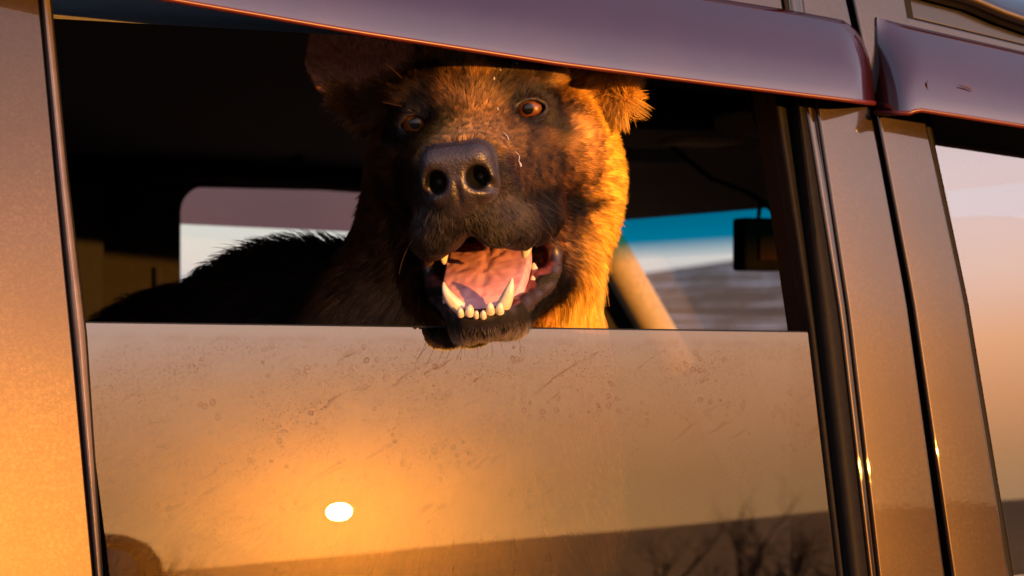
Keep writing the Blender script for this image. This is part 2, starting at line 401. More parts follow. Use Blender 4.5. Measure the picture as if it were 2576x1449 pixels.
def make_ground_mat():
    m, nt, nd, lk, b = new_mat('dry_grassland')
    co = coord(nt)
    big = tex(nt, 'ShaderNodeTexNoise', coord(nt, (0.035, 0.035, 0.2)), Scale=1.0, Detail=8.0, Roughness=0.65)
    mid = tex(nt, 'ShaderNodeTexNoise', coord(nt, (0.35, 0.35, 0.35)), Scale=1.0, Detail=8.0, Roughness=0.7)
    c = ramp(nt, mid, [(0.25, (0.035, 0.022, 0.013)), (0.5, (0.11, 0.066, 0.036)), (0.75, (0.22, 0.14, 0.08))])
    c = mixc(nt, 0.5, c, ramp(nt, big, [(0.35, (0.05, 0.032, 0.02)), (0.65, (0.24, 0.15, 0.085))]))
    snow = ramp(nt, math_(nt, 'ADD', math_(nt, 'MULTIPLY', big, 0.6), math_(nt, 'MULTIPLY', mid, 0.4)), [(0.545, (0, 0, 0)), (0.585, (1, 1, 1))])
    # snow lies only on the slopes beyond the car
    sp = N(nt, 'ShaderNodeSeparateXYZ'); lk.new(co, sp.inputs[0])
    away = ramp(nt, math_(nt, 'MULTIPLY_ADD', sp.outputs[1], 0.02, 0.2, clamp=True), [(0.3, (0, 0, 0)), (0.6, (1, 1, 1))])
    c = mixc(nt, math_(nt, 'MULTIPLY', snow, away), c, (0.70, 0.72, 0.76, 1))
    lk.new(c, b.inputs['Base Color']); b.inputs['Roughness'].default_value = 0.95; b.inputs['Specular IOR Level'].default_value = 0.1
    bp = N(nt, 'ShaderNodeBump', Strength=0.6, Distance=0.3); lk.new(mid, bp.inputs['Height']); lk.new(bp.outputs[0], b.inputs['Normal'])
    return m
ground = mesh_obj('ground', gv, gf, make_ground_mat()); tag(ground, 'dry brown grassland rising to low hills on the horizon', kind='structure')

# ------------------------------------------------------------------ bare trees behind the camera, seen mirrored in the door glass
BARK = plain('dark_bark', (0.045, 0.03, 0.022), 0.9, 0.1, scale=40)
def bare_tree(base, height, seed, label):
    rnd = random.Random(seed); root = empty('bare_tree', base); tag(root, label, 'tree', 'bare trees by the road')
    B = np.array(base, float); trunk = []; twigs = []; limbs = []
    def grow(p, d, L, r, lvl, sink):
        pts = [p]; rr = [r]; n = 4
        for i in range(n):
            d = d + np.array([rnd.uniform(-.35, .35), rnd.uniform(-.35, .35), rnd.uniform(-.12, .3)]); d = d / np.linalg.norm(d)
            p = p + d * L / n; pts.append(p); rr.append(r * (1 - 0.55 * (i + 1) / n))
        sink.append(tube_data(pts, rr, 6 if lvl < 2 else 4))
        if lvl >= 4: return
        for k in range(3 if lvl else 4):
            j = rnd.randint(2, n); q = pts[j]; dd = d + np.array([rnd.uniform(-1.1, 1.1), rnd.uniform(-1.1, 1.1), rnd.uniform(-.2, .7)]); dd /= np.linalg.norm(dd)
            grow(q, dd, L * rnd.uniform(.5, .75), rr[j] * .62, lvl + 1, limbs if lvl == 0 else twigs)
    grow(B, np.array([rnd.uniform(-.15, .15), 0, 1.0]), height * .42, height * .034, 0, trunk)
    mesh_obj('trunk', *join_data(trunk), BARK, root)
    mesh_obj('limbs', *join_data(limbs), BARK, root)
    mesh_obj('twigs', *join_data(twigs), BARK, root)
    return root
TREES = [(1575, 1378, 15.0, 'smallest bare tree, mirrored low in the middle of the rear door glass'),
         (1885, 1312, 14.0, 'tallest bare tree, mirrored in the lower right of the rear door glass'),
         (2035, 1338, 16.0, 'bare tree mirrored beside the tallest one, next to the black door channel'),
         (1985, 1372, 19.0, 'thin bare tree mirrored between its two larger neighbours'),
         (455, 1424, 30.0, 'distant bare tree mirrored near the dark silhouette in the glass'),
         (2330, 1345, 15.0, 'bare tree mirrored darkly in the paint of the front door pillar')]
for i, (px, py, dist, lab) in enumerate(TREES):
    p, d = reflect_px(px, py); d = d / math.hypot(d[0], d[1]); top = p + d * dist
    bare_tree((top[0], top[1], -0.05), (top[2] + 0.02) * 1.62, 40 + i, lab)

# ------------------------------------------------------------------ person standing behind the camera (mirrored as a dark shape)
COAT = plain('dark_coat', (0.03, 0.02, 0.015), 0.9, 0.1, scale=120, bump=0.3)
WOOL = plain('dark_wool', (0.028, 0.018, 0.012), 0.95, 0.1, scale=300, bump=0.5)
SKINP = plain('skin', (0.35, 0.2, 0.14), 0.55, 0.3)
def skin_fig(name, verts, edges, radii, mat, parent, root=0, sub=2):
    me = bpy.data.meshes.new(name); me.from_pydata([tuple(map(float, v)) for v in verts], edges, [])
    o = bpy.data.objects.new(name, me); COL.objects.link(o)
    sm = o.modifiers.new('skin', 'SKIN'); sm.use_smooth_shade = True
    for i, r in enumerate(radii):
        r = r if isinstance(r, tuple) else (r, r)
        me.skin_vertices[0].data[i].radius = r
    for i in range(len(verts)): me.skin_vertices[0].data[i].use_root = (i == root)
    s = o.modifiers.new('sub', 'SUBSURF'); s.levels = sub; s.render_levels = sub
    me.materials.append(mat)
    if parent is not None: link_to(o, parent)
    return o
def build_person():
    p, d = reflect_px(278, 1326); d = d / math.hypot(d[0], d[1]); top = p + d * 2.5
    H = top[2] - .004; bx, by = top[0] - 0.02, top[1]
    f = np.array([0.0, 1.0, 0]); s = np.array([1.0, 0, 0])          # facing the car
    def P(sx, fy, z): return np.array([bx, by, 0]) + s * sx + f * fy + np.array([0, 0, z * H])
    vs_ = [P(0, 0, .53), P(0, 0, .62), P(0, -.01, .72), P(0, -.01, .80), P(0, .0, .855), P(0, .02, .90), P(0, .03, .945)]
    rs = [(.15, .11), (.135, .10), (.165, .115), (.15, .10), (.055, .055), (.07, .085), (.072, .09)]
    ed = [(0, 1), (1, 2), (2, 3), (3, 4), (4, 5), (5, 6)]
    for sg in (-1, 1):
        b = len(vs_)
        vs_ += [P(.09 * sg, 0, .48), P(.10 * sg, .02, .28), P(.10 * sg, -.01, .055), P(.11 * sg, .12, .022)]
        rs += [.095, .065, .048, (.045, .035)]; ed += [(0, b), (b, b + 1), (b + 1, b + 2), (b + 2, b + 3)]
        a = len(vs_)
        vs_ += [P(.19 * sg, -.01, .79), P(.24 * sg, .0, .64), P(.20 * sg, .12, .53), P(.19 * sg, .17, .505)]
        rs += [.062, .05, .038, (.034, .02)]; ed += [(3, a), (a, a + 1), (a + 1, a + 2), (a + 2, a + 3)]
        for k in range(4):                                           # fingers
            h = len(vs_); o_ = (k - 1.5) * .019
            vs_ += [P(.19 * sg + o_ , .215, .493 + .001 * k), P(.188 * sg + o_, .245 + .006 * (k in (1, 2)), .478)]
            rs += [.0095, .008]; ed += [(a + 3, h), (h, h + 1)]
        h = len(vs_); vs_ += [P(.165 * sg, .185, .512), P(.150 * sg, .215, .505)]; rs += [.011, .009]; ed += [(a + 3, h), (h, h + 1)]
    body = skin_fig('person', vs_, ed, rs, COAT, None)
    tag(body, 'person in dark hooded coat, mirrored as a dark dome low in the glass', 'person')
    # hood: a dome that falls to the shoulders, open in front of the face
    c = P(0, .015, .945); hv = []; hf = []
    prof_ = [(0.0, .072), (.045, .064), (.085, .040), (.108, .0), (.116, -.06), (.120, -.12), (.150, -.19), (.205, -.25)]
    for r_, z_ in prof_:
        for k in range(24):
            w = 2 * math.pi * k / 24
            hv.append(c + np.array([r_ * math.cos(w), r_ * 1.08 * math.sin(w), z_]))
    for i in range(len(prof_) - 1):
        for k in range(24):
            if 2 <= i <= 5 and 4 <= k <= 7: continue
            hf.append((i * 24 + k, i * 24 + (k + 1) % 24, (i + 1) * 24 + (k + 1) % 24, (i + 1) * 24 + k))
    mesh_obj('hood', hv, hf, WOOL, body)
    # face: nose, eyes and mouth as small forms
    fc = P(0, .115, .915)
    items = []
    def blob(c, r):
        v = []; F = []
        for i in range(7):
            a = math.pi * i / 6
            for k in range(8):
                w = 2 * math.pi * k / 8; v.append(np.array(c) + np.array([r[0] * math.sin(a) * math.cos(w), r[1] * math.sin(a) * math.sin(w), r[2] * math.cos(a)]))
        for i in range(6):
            for k in range(8): F.append((i * 8 + k, i * 8 + (k + 1) % 8, (i + 1) * 8 + (k + 1) % 8, (i + 1) * 8 + k))
        return v, F
    mesh_obj('face', *join_data([blob(fc + np.array([0, -.02, -.005]), (.060, .034, .085)), blob(fc + np.array([0, .012, -.005]), (.014, .02, .024)),
             blob(fc + np.array([0, .006, -.05]), (.026, .01, .008)), blob(fc + np.array([.03, .004, .025]), (.013, .01, .007)), blob(fc + np.array([-.03, .004, .025]), (.013, .01, .007))]), SKINP, body)
build_person()
# ------------------------------------------------------------------ the car
car = empty('car', (0.3, 0.68, 0.0))
tag(car, 'dusty maroon-brown car with its rear door window half open and smoked rain visors', 'car')
YF = 1.36                                            # inner face of the far side
# pixel lines of the photograph that the near side is built from (x, y)
L_PANEL = [(94, -60), (100, 0), (142, 450), (185, 880), (237, 1449), (255, 1640)]
L_GROOVE = [(99, -60), (105, 0), (147, 450), (191, 880), (243, 1449), (261, 1640)]
L_MOULD = [(119, -60), (125, 0), (166, 430), (213, 830), (254, 1449), (268, 1640)]
R_CHAN0 = [(1894, -60), (1928, 231), (1990, 640), (2018, 832), (2090, 1449), (2112, 1640)]
R_CHAN1 = [(1955, -60), (1997, 235), (2066, 837), (2136, 1449), (2158, 1640)]
R_FL0 = [(1975, -60), (2020, 243), (2110, 800), (2184, 1449), (2206, 1640)]
R_FL1 = [(2005, -60), (2047, 243), (2131, 800), (2205, 1449), (2227, 1640)]
R_PAN0 = [(2009, -60), (2051, 243), (2136, 800), (2210, 1449), (2232, 1640)]
R_GAP0 = [(2118, -60), (2196, 286), (2283, 755), (2380, 1449), (2407, 1640)]
R_GAP1 = [(2135, -60), (2207, 286), (2296, 755), (2397, 1449), (2424, 1640)]
F_GL0 = [(2268, -60), (2329, 292), (2427, 755), (2542, 1449), (2574, 1640)]
GUT_LO = [(-900, -740), (1000, -280), (2162, 0), (2576, 100), (3700, 380)]
GUT_HI = [(-900, -930), (1000, -390), (2300, -42), (2457, 0), (2576, 52), (3700, 330)]
OPEN_TOP = [(-900, -260), (0, -130), (430, -55), (900, 30), (1400, 110), (1900, 190), (2300, 240), (3700, 470)]
BELT = 1600

def uv_pane(o):
    me = o.data; uv = me.uv_layers.new(name='UVMap')
    x0 = PANE_TL[0]
    for poly in me.polygons:
        for li in poly.loop_indices:
            v = me.vertices[me.loops[li].vertex_index].co; uv.data[li].uv = (v.x - x0, PANE_Z(v.x) - v.z)

# --- rear door
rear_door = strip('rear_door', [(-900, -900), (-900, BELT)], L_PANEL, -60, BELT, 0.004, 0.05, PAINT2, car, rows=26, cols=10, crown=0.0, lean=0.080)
strip('window_moulding', L_GROOVE, L_MOULD, -60, BELT, 0.0045, 0.03, MOULD, rear_door, rows=26, cols=4, crown=0.0025, bev=0.0008)
strip('weatherstrip', [(x - 30, y) for x, y in L_PANEL], [(x + 7, y) for x, y in L_MOULD], -60, BELT, -0.004, 0.03, RUBBER, rear_door, rows=20, cols=3)
strip('door_pillar', R_PAN0, R_GAP0, -60, BELT, 0.004, 0.05, PAINT, rear_door, rows=26, cols=6, crown=0.0003, bev=0.0025)
strip('pillar_flange', R_FL0, R_FL1, -60, BELT, 0.0025, 0.04, PAINT, rear_door, rows=26, cols=5, crown=0.002, bev=0.001)
strip('window_channel', R_CHAN0, R_CHAN1, -60, BELT, -0.012, 0.020, RUBBER, rear_door, rows=26, cols=3)
# ridges of the channel, and the lip in front of the glass
strip('channel_ridge', [(x + 14, y) for x, y in R_CHAN0], [(x + 44, y) for x, y in R_CHAN0], -60, BELT, -0.006, 0.02, RUBBER, rear_door, rows=26, cols=4, crown=0.003)
strip('channel_lip', R_CHAN1, [(x + 3, y) for x, y in R_FL0], -60, BELT, 0.0015, 0.022, RUBBER, rear_door, rows=26, cols=5, crown=0.004)
hstrip('door_top_frame', [(x, y + 13) for x, y in GUT_LO], OPEN_TOP, -900, 2128, 0.003, 0.003, 0.016, PAINT, rear_door, cols=50)
hstrip('top_seal', [(x, y - 60) for x, y in OPEN_TOP], [(x, y - 14) for x, y in OPEN_TOP], -200, 2040, -0.010, -0.010, 0.012, RUBBER, rear_door, cols=40)

# --- rear door glass: half lowered, top edge ground smooth
G_TOP = [(150, 812.3), (205, 813), (900, 821), (1600, 829), (2066, 837), (2105, 837.6)]
PANE_TL = at_side(212, 813, -0.006)
_tr = at_side(2066, 837, -0.006)
def PANE_Z(x): return PANE_TL[2] + (_tr[2] - PANE_TL[2]) * (x - PANE_TL[0]) / (_tr[0] - PANE_TL[0])
xs0, xs1 = at_side(196, 813, -0.006)[0], at_side(2100, 837, -0.006)[0]
gP, gB = [], []
for r in range(31):
    a, b = [], []
    for c in range(31):
        dz = 0.28 * r / 30; xl = xs0 + 0.030 * r / 30 ; xr = xs1 + 0.052 * r / 30
        x = xl + (xr - xl) * c / 30; z = PANE_Z(x) - dz
        a.append((x, side_y(z, -0.006), z)); b.append((x, side_y(z, -0.006) + 0.0036, z))
    gP.append([np.array(q) for q in a]); gB.append([np.array(q) for q in b])
fv = [p for r in gP for p in r]; ff = [(r * 31 + c, (r + 1) * 31 + c, (r + 1) * 31 + c + 1, r * 31 + c + 1) for r in range(30) for c in range(30)]
pane = mesh_obj('window_glass', fv, ff, GLASS, rear_door); uv_pane(pane)
# the ground, dark looking edge along the top of the pane
EDGE = plain('glass_edge', (0.012, 0.014, 0.014), 0.3, 0.5)
ev = []; 
for c in range(31):
    p = gP[0][c]
    for k in range(7):
        w = math.pi * k / 6; ev.append(p + np.array([0, 0.0019 - 0.0019 * math.cos(w), 0.0011 * math.sin(w)]))
mesh_obj('glass_edge', ev, [(c * 7 + k, c * 7 + k + 1, (c + 1) * 7 + k + 1, (c + 1) * 7 + k) for c in range(30) for k in range(6)], EDGE, pane)

# --- smoked rain visors
def visor(name, top, bot, x0, x1, parent, right_round=None, left_round=False, cols=60):
    rows = 18; P = []; B = []
    for r in range(rows + 1):
        u = r / rows; pr = []; br = []
        for c in range(cols + 1):
            t = c / cols
            if right_round: t = 1 - (1 - t) ** 1.5
            if left_round: t = t ** 1.5
            x = x0 + (x1 - x0) * t
            if right_round:
                xe = by_y(right_round, by_x(bot, x1) * u + by_x(top, right_round[0][0]) * (1 - u)); x = x0 + (xe - x0) * t
            ya, yb = by_x(top, x), by_x(bot, x); y = ya + (yb - ya) * u
            # section: springs off the frame, rolls over and drops almost plumb to the lip
            o_ = 0.006 + 0.030 * (1 - (1 - u) ** 2.2)
            endf = 1.0
            if right_round: endf = min(1, (1 - t) / 0.02)
            if left_round: endf = min(1, (x - x0) / 100.0)
            o_ = 0.006 + (o_ - 0.006) * (1 - (1 - endf) ** (2 if left_round else 3)) + 0.0
            p = at_side(x, y, o_); pr.append(p); br.append(p + np.array([0, 0.0028, 0]))
        P.append(pr); B.append(br)
    # rolled lower lip
    lip = [P[-1][c] + np.array([0, 0.0016, 0.0006]) for c in range(cols + 1)]
    o = mesh_obj(name, *grid_solid(P, B), VISOR, parent)
    mesh_obj('visor_lip', *tube_data(lip, [0.0019] * len(lip), 8), VLIP, o)
    return o
VT = [(-900, -520), (0, -318), (1000, -140), (1830, 0), (1980, 24), (2120, 50), (2300, 82)]
VB = [(-900, -215), (0, -70), (430, 0), (900, 82), (1400, 160), (1800, 212), (2205, 262), (2300, 275)]
visor('window_visor', VT, VB, -800, 2205, rear_door, right_round=[(2118, 48), (2150, 66), (2170, 92), (2184, 130), (2195, 180), (2205, 264)])

# --- front door
front_door = strip('front_door', R_GAP1, F_GL0, -60, BELT, 0.004, 0.05, PAINT, car, rows=26, cols=6, crown=0.0003, bev=0.0025)
F_GL1 = [(x + 5, y) for x, y in F_GL0]
strip('glass_seal', [(x - 6, y) for x, y in F_GL0], [(x + 14, y) for x, y in F_GL0], -60, BELT, -0.004, 0.02, RUBBER, front_door, rows=20, cols=2)
hstrip('door_top_frame', [(x, y + 13) for x, y in GUT_LO], [(2150, 150), (2329, 180), (2576, 215), (3700, 420)], 2172, 3700, 0.0032, 0.0032, 0.05, PAINT, front_door, cols=30)
fgv = []; fgf = []
for r in range(25):
    for c in range(17):
        y = 150 + 1450 * r / 24; x = by_y(F_GL1, y) + 3; x = x + (3600 - x) * c / 16
        fgv.append(at_side(x, y, -0.003))
fgf = [(r * 17 + c, (r + 1) * 17 + c, (r + 1) * 17 + c + 1, r * 17 + c + 1) for r in range(24) for c in range(16)]
fgl = mesh_obj('window_glass', fgv, fgf, GLASSF, front_door)
FVT = [(2190, 36), (2215, 46), (2260, 58), (2576, 130), (3700, 400)]
FVB = [(2190, 282), (2215, 287), (2290, 286), (2312, 277), (2576, 318), (3700, 500)]
visor('window_visor', FVT, FVB, 2206, 3650, front_door, left_round=True)
# chips in the front visor
CHIP = plain('scuff_mark', (0.05, 0.03, 0.035), 0.8, 0.2)
for pts in ([(2334, 203), (2331, 212), (2333, 222), (2337, 234)], [(2413, 214), (2426, 217), (2436, 220), (2445, 228)]):
    q = [at_side(x, y, 0.0341) for x, y in pts]
    mesh_obj('scuff', *tube_data(q, [0.0003, 0.0006, 0.0006, 0.0003], 6), CHIP, front_door)

# --- door gap, gutter, roof
strip('pillar_gap', [(x - 12, y) for x, y in R_GAP0], [(x + 12, y) for x, y in R_GAP1], -60, BELT, -0.020, 0.03, GAPM, car, rows=20, cols=2)
hstrip('roof_gutter', GUT_HI, [(x, y + 14) for x, y in GUT_LO], -900, 3700, -0.012, -0.012, 0.04, GLOSSB, car, cols=40, rows=3)
rv, rf = [], []
prof = [(0.0, 0.0), (0.004, 0.006), (0.02, 0.022), (0.06, 0.042), (0.15, 0.062), (0.40, 0.085), (0.72, 0.093)]
edge = [q for q in (at_side(x, by_x(GUT_HI, x), 0.004) for x in np.linspace(-900, 3700, 60)) if q[0] < 0.72]
cs = []
for e in edge:
    row = [np.array([e[0], e[1] + a, e[2] + h]) for a, h in prof] + [np.array([e[0], e[1] + 1.44 - a, e[2] + h]) for a, h in prof[::-1]]
    cs.append(row)
nC = len(cs[0]); rv = [p for r in cs for p in r]
rf = [(r * nC + c, r * nC + c + 1, (r + 1) * nC + c + 1, (r + 1) * nC + c) for r in range(len(cs) - 1) for c in range(nC - 1)]
roof = mesh_obj('roof', rv, rf, PAINT, car)
sm = roof.modifiers.new('thickness', 'SOLIDIFY'); sm.thickness = 0.012

# --- lower doors below the belt line (outside the frame)
sk = []
for z in np.linspace(1.385, 0.42, 12):
    sk.append([np.array([x, side_y(max(z, 1.2), 0.018) - 0.03 * math.sin(max(0, (1.385 - z)) * 2.2), z]) for x in np.linspace(-0.9, 1.9, 20)])
bk = [[p + np.array([0, 0.06, 0]) for p in r] for r in sk]
zb = min(at_side(600, BELT)[2], 1.36)
for r in (sk, bk):
    for row in r:
        for p in row: p[2] = p[2] - (1.385 - zb)
mesh_obj('door_skin', *grid_solid(sk, bk), PAINT, car)

# --- cabin shell
def quad(name, pts, mat, parent, th=0.01):
    o = mesh_obj(name, pts, [(0, 1, 2, 3)], mat, parent, smooth=False)
    s = o.modifiers.new('thickness', 'SOLIDIFY'); s.thickness = th; s.offset = 0
    return o
box('cabin_floor', (-0.95, 0.10, 0.62), (2.2, 1.42, 0.66), TRIMD, car, 0.005)
quad('rear_bulkhead', [(-0.93, 0.03, 0.66), (-0.93, 1.42, 0.66), (-0.93, 1.40, 1.80), (-0.93, 0.05, 1.80)], TRIMD, car)
quad('dashboard', [(2.15, 0.03, 0.66), (2.15, 1.42, 0.66), (1.85, 1.42, 1.16), (1.85, 0.03, 1.16)], TRIMD, car)
# headliner, dished, falling slightly to the front
WS_T0, WS_T1 = at_y(1555, 548, YF - 0.12), None
hx = np.linspace(-0.93, 0.66, 20); hy = np.linspace(0.05, YF + 0.03, 16); hv = []
for x in hx:
    for y in hy:
        e = abs((y - 0.70) / 0.66); z = 1.775 - 0.065 * e ** 4 - 0.045 * max(0, x) ** 2 - 0.02 * max(0, x)
        hv.append((x, y, z))
hf = [(i * 16 + j, i * 16 + j + 1, (i + 1) * 16 + j + 1, (i + 1) * 16 + j) for i in range(19) for j in range(15)]
liner = mesh_obj('headliner', hv, hf, LINER, car)
def zl(x, y): e = abs((y - 0.70) / 0.66); return 1.775 - 0.065 * e ** 4 - 0.045 * max(0, x) ** 2 - 0.02 * max(0, x)

# far side wall with two window openings (rounded corners), built as a frame
W1 = (at_y(445, 600, YF)[0], at_y(1010, 600, YF)[0], 1.30, at_y(600, 472, YF)[2])
W2 = (at_y(1120, 600, YF)[0], at_y(1490, 600, YF)[0], 1.30, at_y(1300, 492, YF)[2])
def rounded(x0, x1, z0, z1, r, n=6):
    out = []
    for cx, cz, a0 in ((x1 - r, z1 - r, 0), (x0 + r, z1 - r, 90), (x0 + r, z0 + r, 180), (x1 - r, z0 + r, 270)):
        for k in range(n + 1):
            a = rad(a0 + 90 * k / n); out.append((cx + r * math.cos(a), cz + r * math.sin(a)))
    return out
bm = bmesh.new()
def loop2(pts, y): 
    vs = [bm.verts.new((x, y, z)) for x, z in pts]
    return [bm.edges.new((vs[i], vs[(i + 1) % len(vs)])) for i in range(len(vs))]
PA, PB = at_y(1512, 585, YF - .06), at_y(1652, 830, YF - .06); PSL = (PB[0] - PA[0]) / (PA[2] - PB[2])
def pillar_x(z): return PA[0] + (PA[2] - z) * PSL
E_ = loop2([(-0.95, 0.64), (pillar_x(0.9), 0.64), (pillar_x(0.9), 0.9), (pillar_x(1.66), 1.66), (0.55, 1.745), (-0.95, 1.79)], YF)
for w, r in ((W1, 0.035), (W2, 0.03)): E_ += loop2(rounded(w[0], w[1], w[2], w[3], r), YF)
bmesh.ops.triangle_fill(bm, use_beauty=True, edges=E_)
me = bpy.data.meshes.new('far_side_trim'); bm.to_mesh(me); bm.free()
far = bpy.data.objects.new('far_side_trim', me); COL.objects.link(far); me.materials.append(TRIMD); link_to(far, car)
s = far.modifiers.new('thickness', 'SOLIDIFY'); s.thickness = 0.05; s.offset = 0; bevel(far, 0.008, 3)
for w in (W1, W2):
    p = rounded(w[0] - .01, w[1] + .01, w[2] - .01, w[3] + .01, 0.03)
    mesh_obj('side_window', [(x, YF + 0.012, z) for x, z in p], [tuple(range(len(p)))], GLASSC, far, smooth=False)
# rain visor of the far window, seen through the glass
m, nt, nd, lk, b = new_mat('far_visor_acrylic'); nd.remove(b)
_t = N(nt, 'ShaderNodeBsdfTransparent'); _t.inputs[0].default_value = (0.47, 0.34, 0.37, 1)
_g = N(nt, 'ShaderNodeBsdfGlossy'); _g.inputs['Roughness'].default_value = 0.1; _f = thin_fresnel(nt, 0.05)
_m = N(nt, 'ShaderNodeMixShader'); lk.new(_f, _m.inputs[0]); lk.new(_t.outputs[0], _m.inputs[1]); lk.new(_g.outputs[0], _m.inputs[2])
lk.new(_m.outputs[0], nd['Material Output'].inputs[0]); FARV = m
za = at_y(460, 560, YF + 0.06)[2]; zb2 = at_y(840, 578, YF + 0.06)[2]
quad('window_visor', [(W1[0] - 0.05, YF + 0.06, za), (W1[1] + .05, YF + 0.06, zb2 - 0.006), (W1[1] + .05, YF + 0.05, zb2 + 0.14), (W1[0] - 0.05, YF + 0.05, za + 0.14)], FARV, far, 0.003)
# far roof rail and grab handle
rail = [np.array([x, YF - 0.035, W1[3] + 0.02 - 0.03 * max(0, x - 0.2)]) for x in np.linspace(-0.9, 0.9, 14)]
mesh_obj('window_rail', *tube_data(rail, [0.016] * 14, 8), TRIMD, far)
gh = [at_y(x, y, YF - 0.07) for x, y in ((742, 432), (748, 400), (766, 362), (800, 340), (850, 333), (900, 336))]
gh[0] = gh[0] + np.array([0, .05, 0])
mesh_obj('grab_handle', *tube_data(gh, [0.008] * 6, 8), SEATM, far)
# dark belt pillar at the rear left
p0 = at_y(180, 700, YF - 0.12); p1 = at_y(262, 700, YF - 0.12); zt = at_y(220, 452, YF - 0.12)[2]
box('belt_pillar', (p0[0] - .05, YF - 0.13, 0.9), (p1[0], YF - 0.05, zt), SEATM, far, 0.012)
# seat belt stalk seen against the trim
q0 = at_y(398, 672, YF - .03); q1 = at_y(400, 790, YF - .03)
mesh_obj('belt_webbing', *tube_data([q0, q1], [0.006, 0.006], 6), SEATM, far)

# far windscreen pillar (beige trim) and windscreen with its blue shade band
pa, pb = PA, PB
mesh_obj('windscreen_pillar', *tube_data([pa + (pa - pb) * .15, pa, (pa + pb) / 2, pb, pb + (pb - pa) * .4], [0.026] * 5, 12), TRIMB, car)
# windscreen plane: top edge across the car, leaning forward to the dash
T1 = np.array([pillar_x(1.655) + .02, YF - .03, 1.655]); T0 = at_y(2330, 430, 0.10)
T0 = np.array([T1[0] + 0.02, 0.06, T1[2] + .02]); Bt = np.array([PSL * 0.62, 0, -0.62])
wsv = []
for i in range(9):
    for j in range(9):
        u, v = i / 8, j / 8; p = T1 * (1 - u) + T0 * u + Bt * v; p = p + np.array([0.05 * math.sin(math.pi * u), 0, 0]); wsv.append(p)
wsf = [(i * 9 + j, i * 9 + j + 1, (i + 1) * 9 + j + 1, (i + 1) * 9 + j) for i in range(8) for j in range(8)]
wscr = mesh_obj('windscreen', wsv, wsf, GLASSC, car)
m, nt, nd, lk, b = new_mat('blue_shade_band'); nd.remove(b)
_t = N(nt, 'ShaderNodeBsdfTransparent'); uv = nt.nodes.new('ShaderNodeUVMap'); sp_ = N(nt, 'ShaderNodeSeparateXYZ'); lk.new(uv.outputs[0], sp_.inputs[0])
lk.new(ramp(nt, sp_.outputs[1], [(0.0, (0.0, 0.17, 0.34)), (0.62, (0.0, 0.27, 0.50)), (1.0, (0.86, 0.92, 0.95))]), _t.inputs[0]); lk.new(_t.outputs[0], nd['Material Output'].inputs[0])
bv = []; BANDV = 0.105
for i in range(9):
    for j in range(4):
        u, v = i / 8, j / 3 * BANDV; p = T1 * (1 - u) + T0 * u + Bt * v + np.array([0.05 * math.sin(math.pi * u) - 0.004, 0, 0]); bv.append(p)
band = mesh_obj('shade_band', bv, [(i * 4 + j, i * 4 + j + 1, (i + 1) * 4 + j + 1, (i + 1) * 4 + j) for i in range(8) for j in range(3)], m, wscr)
uvl = band.data.uv_layers.new(name='UVMap')
for poly in band.data.polygons:
    for li in poly.loop_indices:
        k = band.data.loops[li].vertex_index; uvl.data[li].uv = ((k // 4) / 8, (k % 4) / 3)
# front header between headliner and windscreen
hh = []
for i in range(9):
    u = i / 8; p = T1 * (1 - u) + T0 * u + np.array([0.05 * math.sin(math.pi * u), 0, 0]); hh.append([p + np.array([-.010, 0, -.012]), p + np.array([-.03, 0, 0.006]), np.array([0.655, p[1], zl(0.655, p[1]) - .004]), np.array([0.60, p[1], zl(0.60, p[1]) - .004])])
mesh_obj('windscreen_header', [p for r in hh for p in r], [(i * 4 + j, i * 4 + j + 1, (i + 1) * 4 + j + 1, (i + 1) * 4 + j) for i in range(8) for j in range(3)], LINER, car)
# overhead console with a small map light lens, sun visors
oc = at_y(1735, 330, 0.72); ocx, ocz = oc[0], zl(oc[0], .72)
cons = box('overhead_console', (ocx - .16, .60, ocz - .038), (ocx + .14, .86, ocz + .005), TRIMD, liner, 0.012)
lc = box('lamp_lens', (ocx - .035, .66, ocz - .044), (ocx + .035, .73, ocz - .036), TRIMB, cons, 0.003)
for y0, y1 in ((0.12, 0.55), (0.90, 1.28)):
    x_ = 0.50; z_ = zl(x_, (y0 + y1) / 2)
    box('sun_visor', (x_ - .02, y0, z_ - .045), (x_ + .15, y1, z_ - .022), LINER, liner, 0.008)
# inner trim of the near B pillar
strip('pillar_trim', [(1838, -60), (1874, 225), (1905, 300), (1934, 389), (1970, 640), (1995, 832), (2060, 1449), (2080, 1640)], [(x + 24, y) for x, y in R_CHAN0], -60, BELT, -0.050, 0.006, GAPM, car, rows=20, cols=4)
# front seat back behind the pillar; rear bench under the dog
sb = at_y(2040, 790, 0.42) + np.array([.075, 0, 0])
seat = box('front_seat', (sb[0] - .02, 0.12, 0.70), (sb[0] + .14, 0.58, sb[2] + .02), SEATM, car, 0.05, 5)
box('headrest', (sb[0] - .02, 0.24, sb[2] + .0), (sb[0] + .08, 0.46, sb[2] + .09), SEATM, seat, 0.035, 5)
box('rear_bench', (-0.80, 0.14, 0.66), (0.15, 1.30, 0.93), SEATM, car, 0.05, 4)

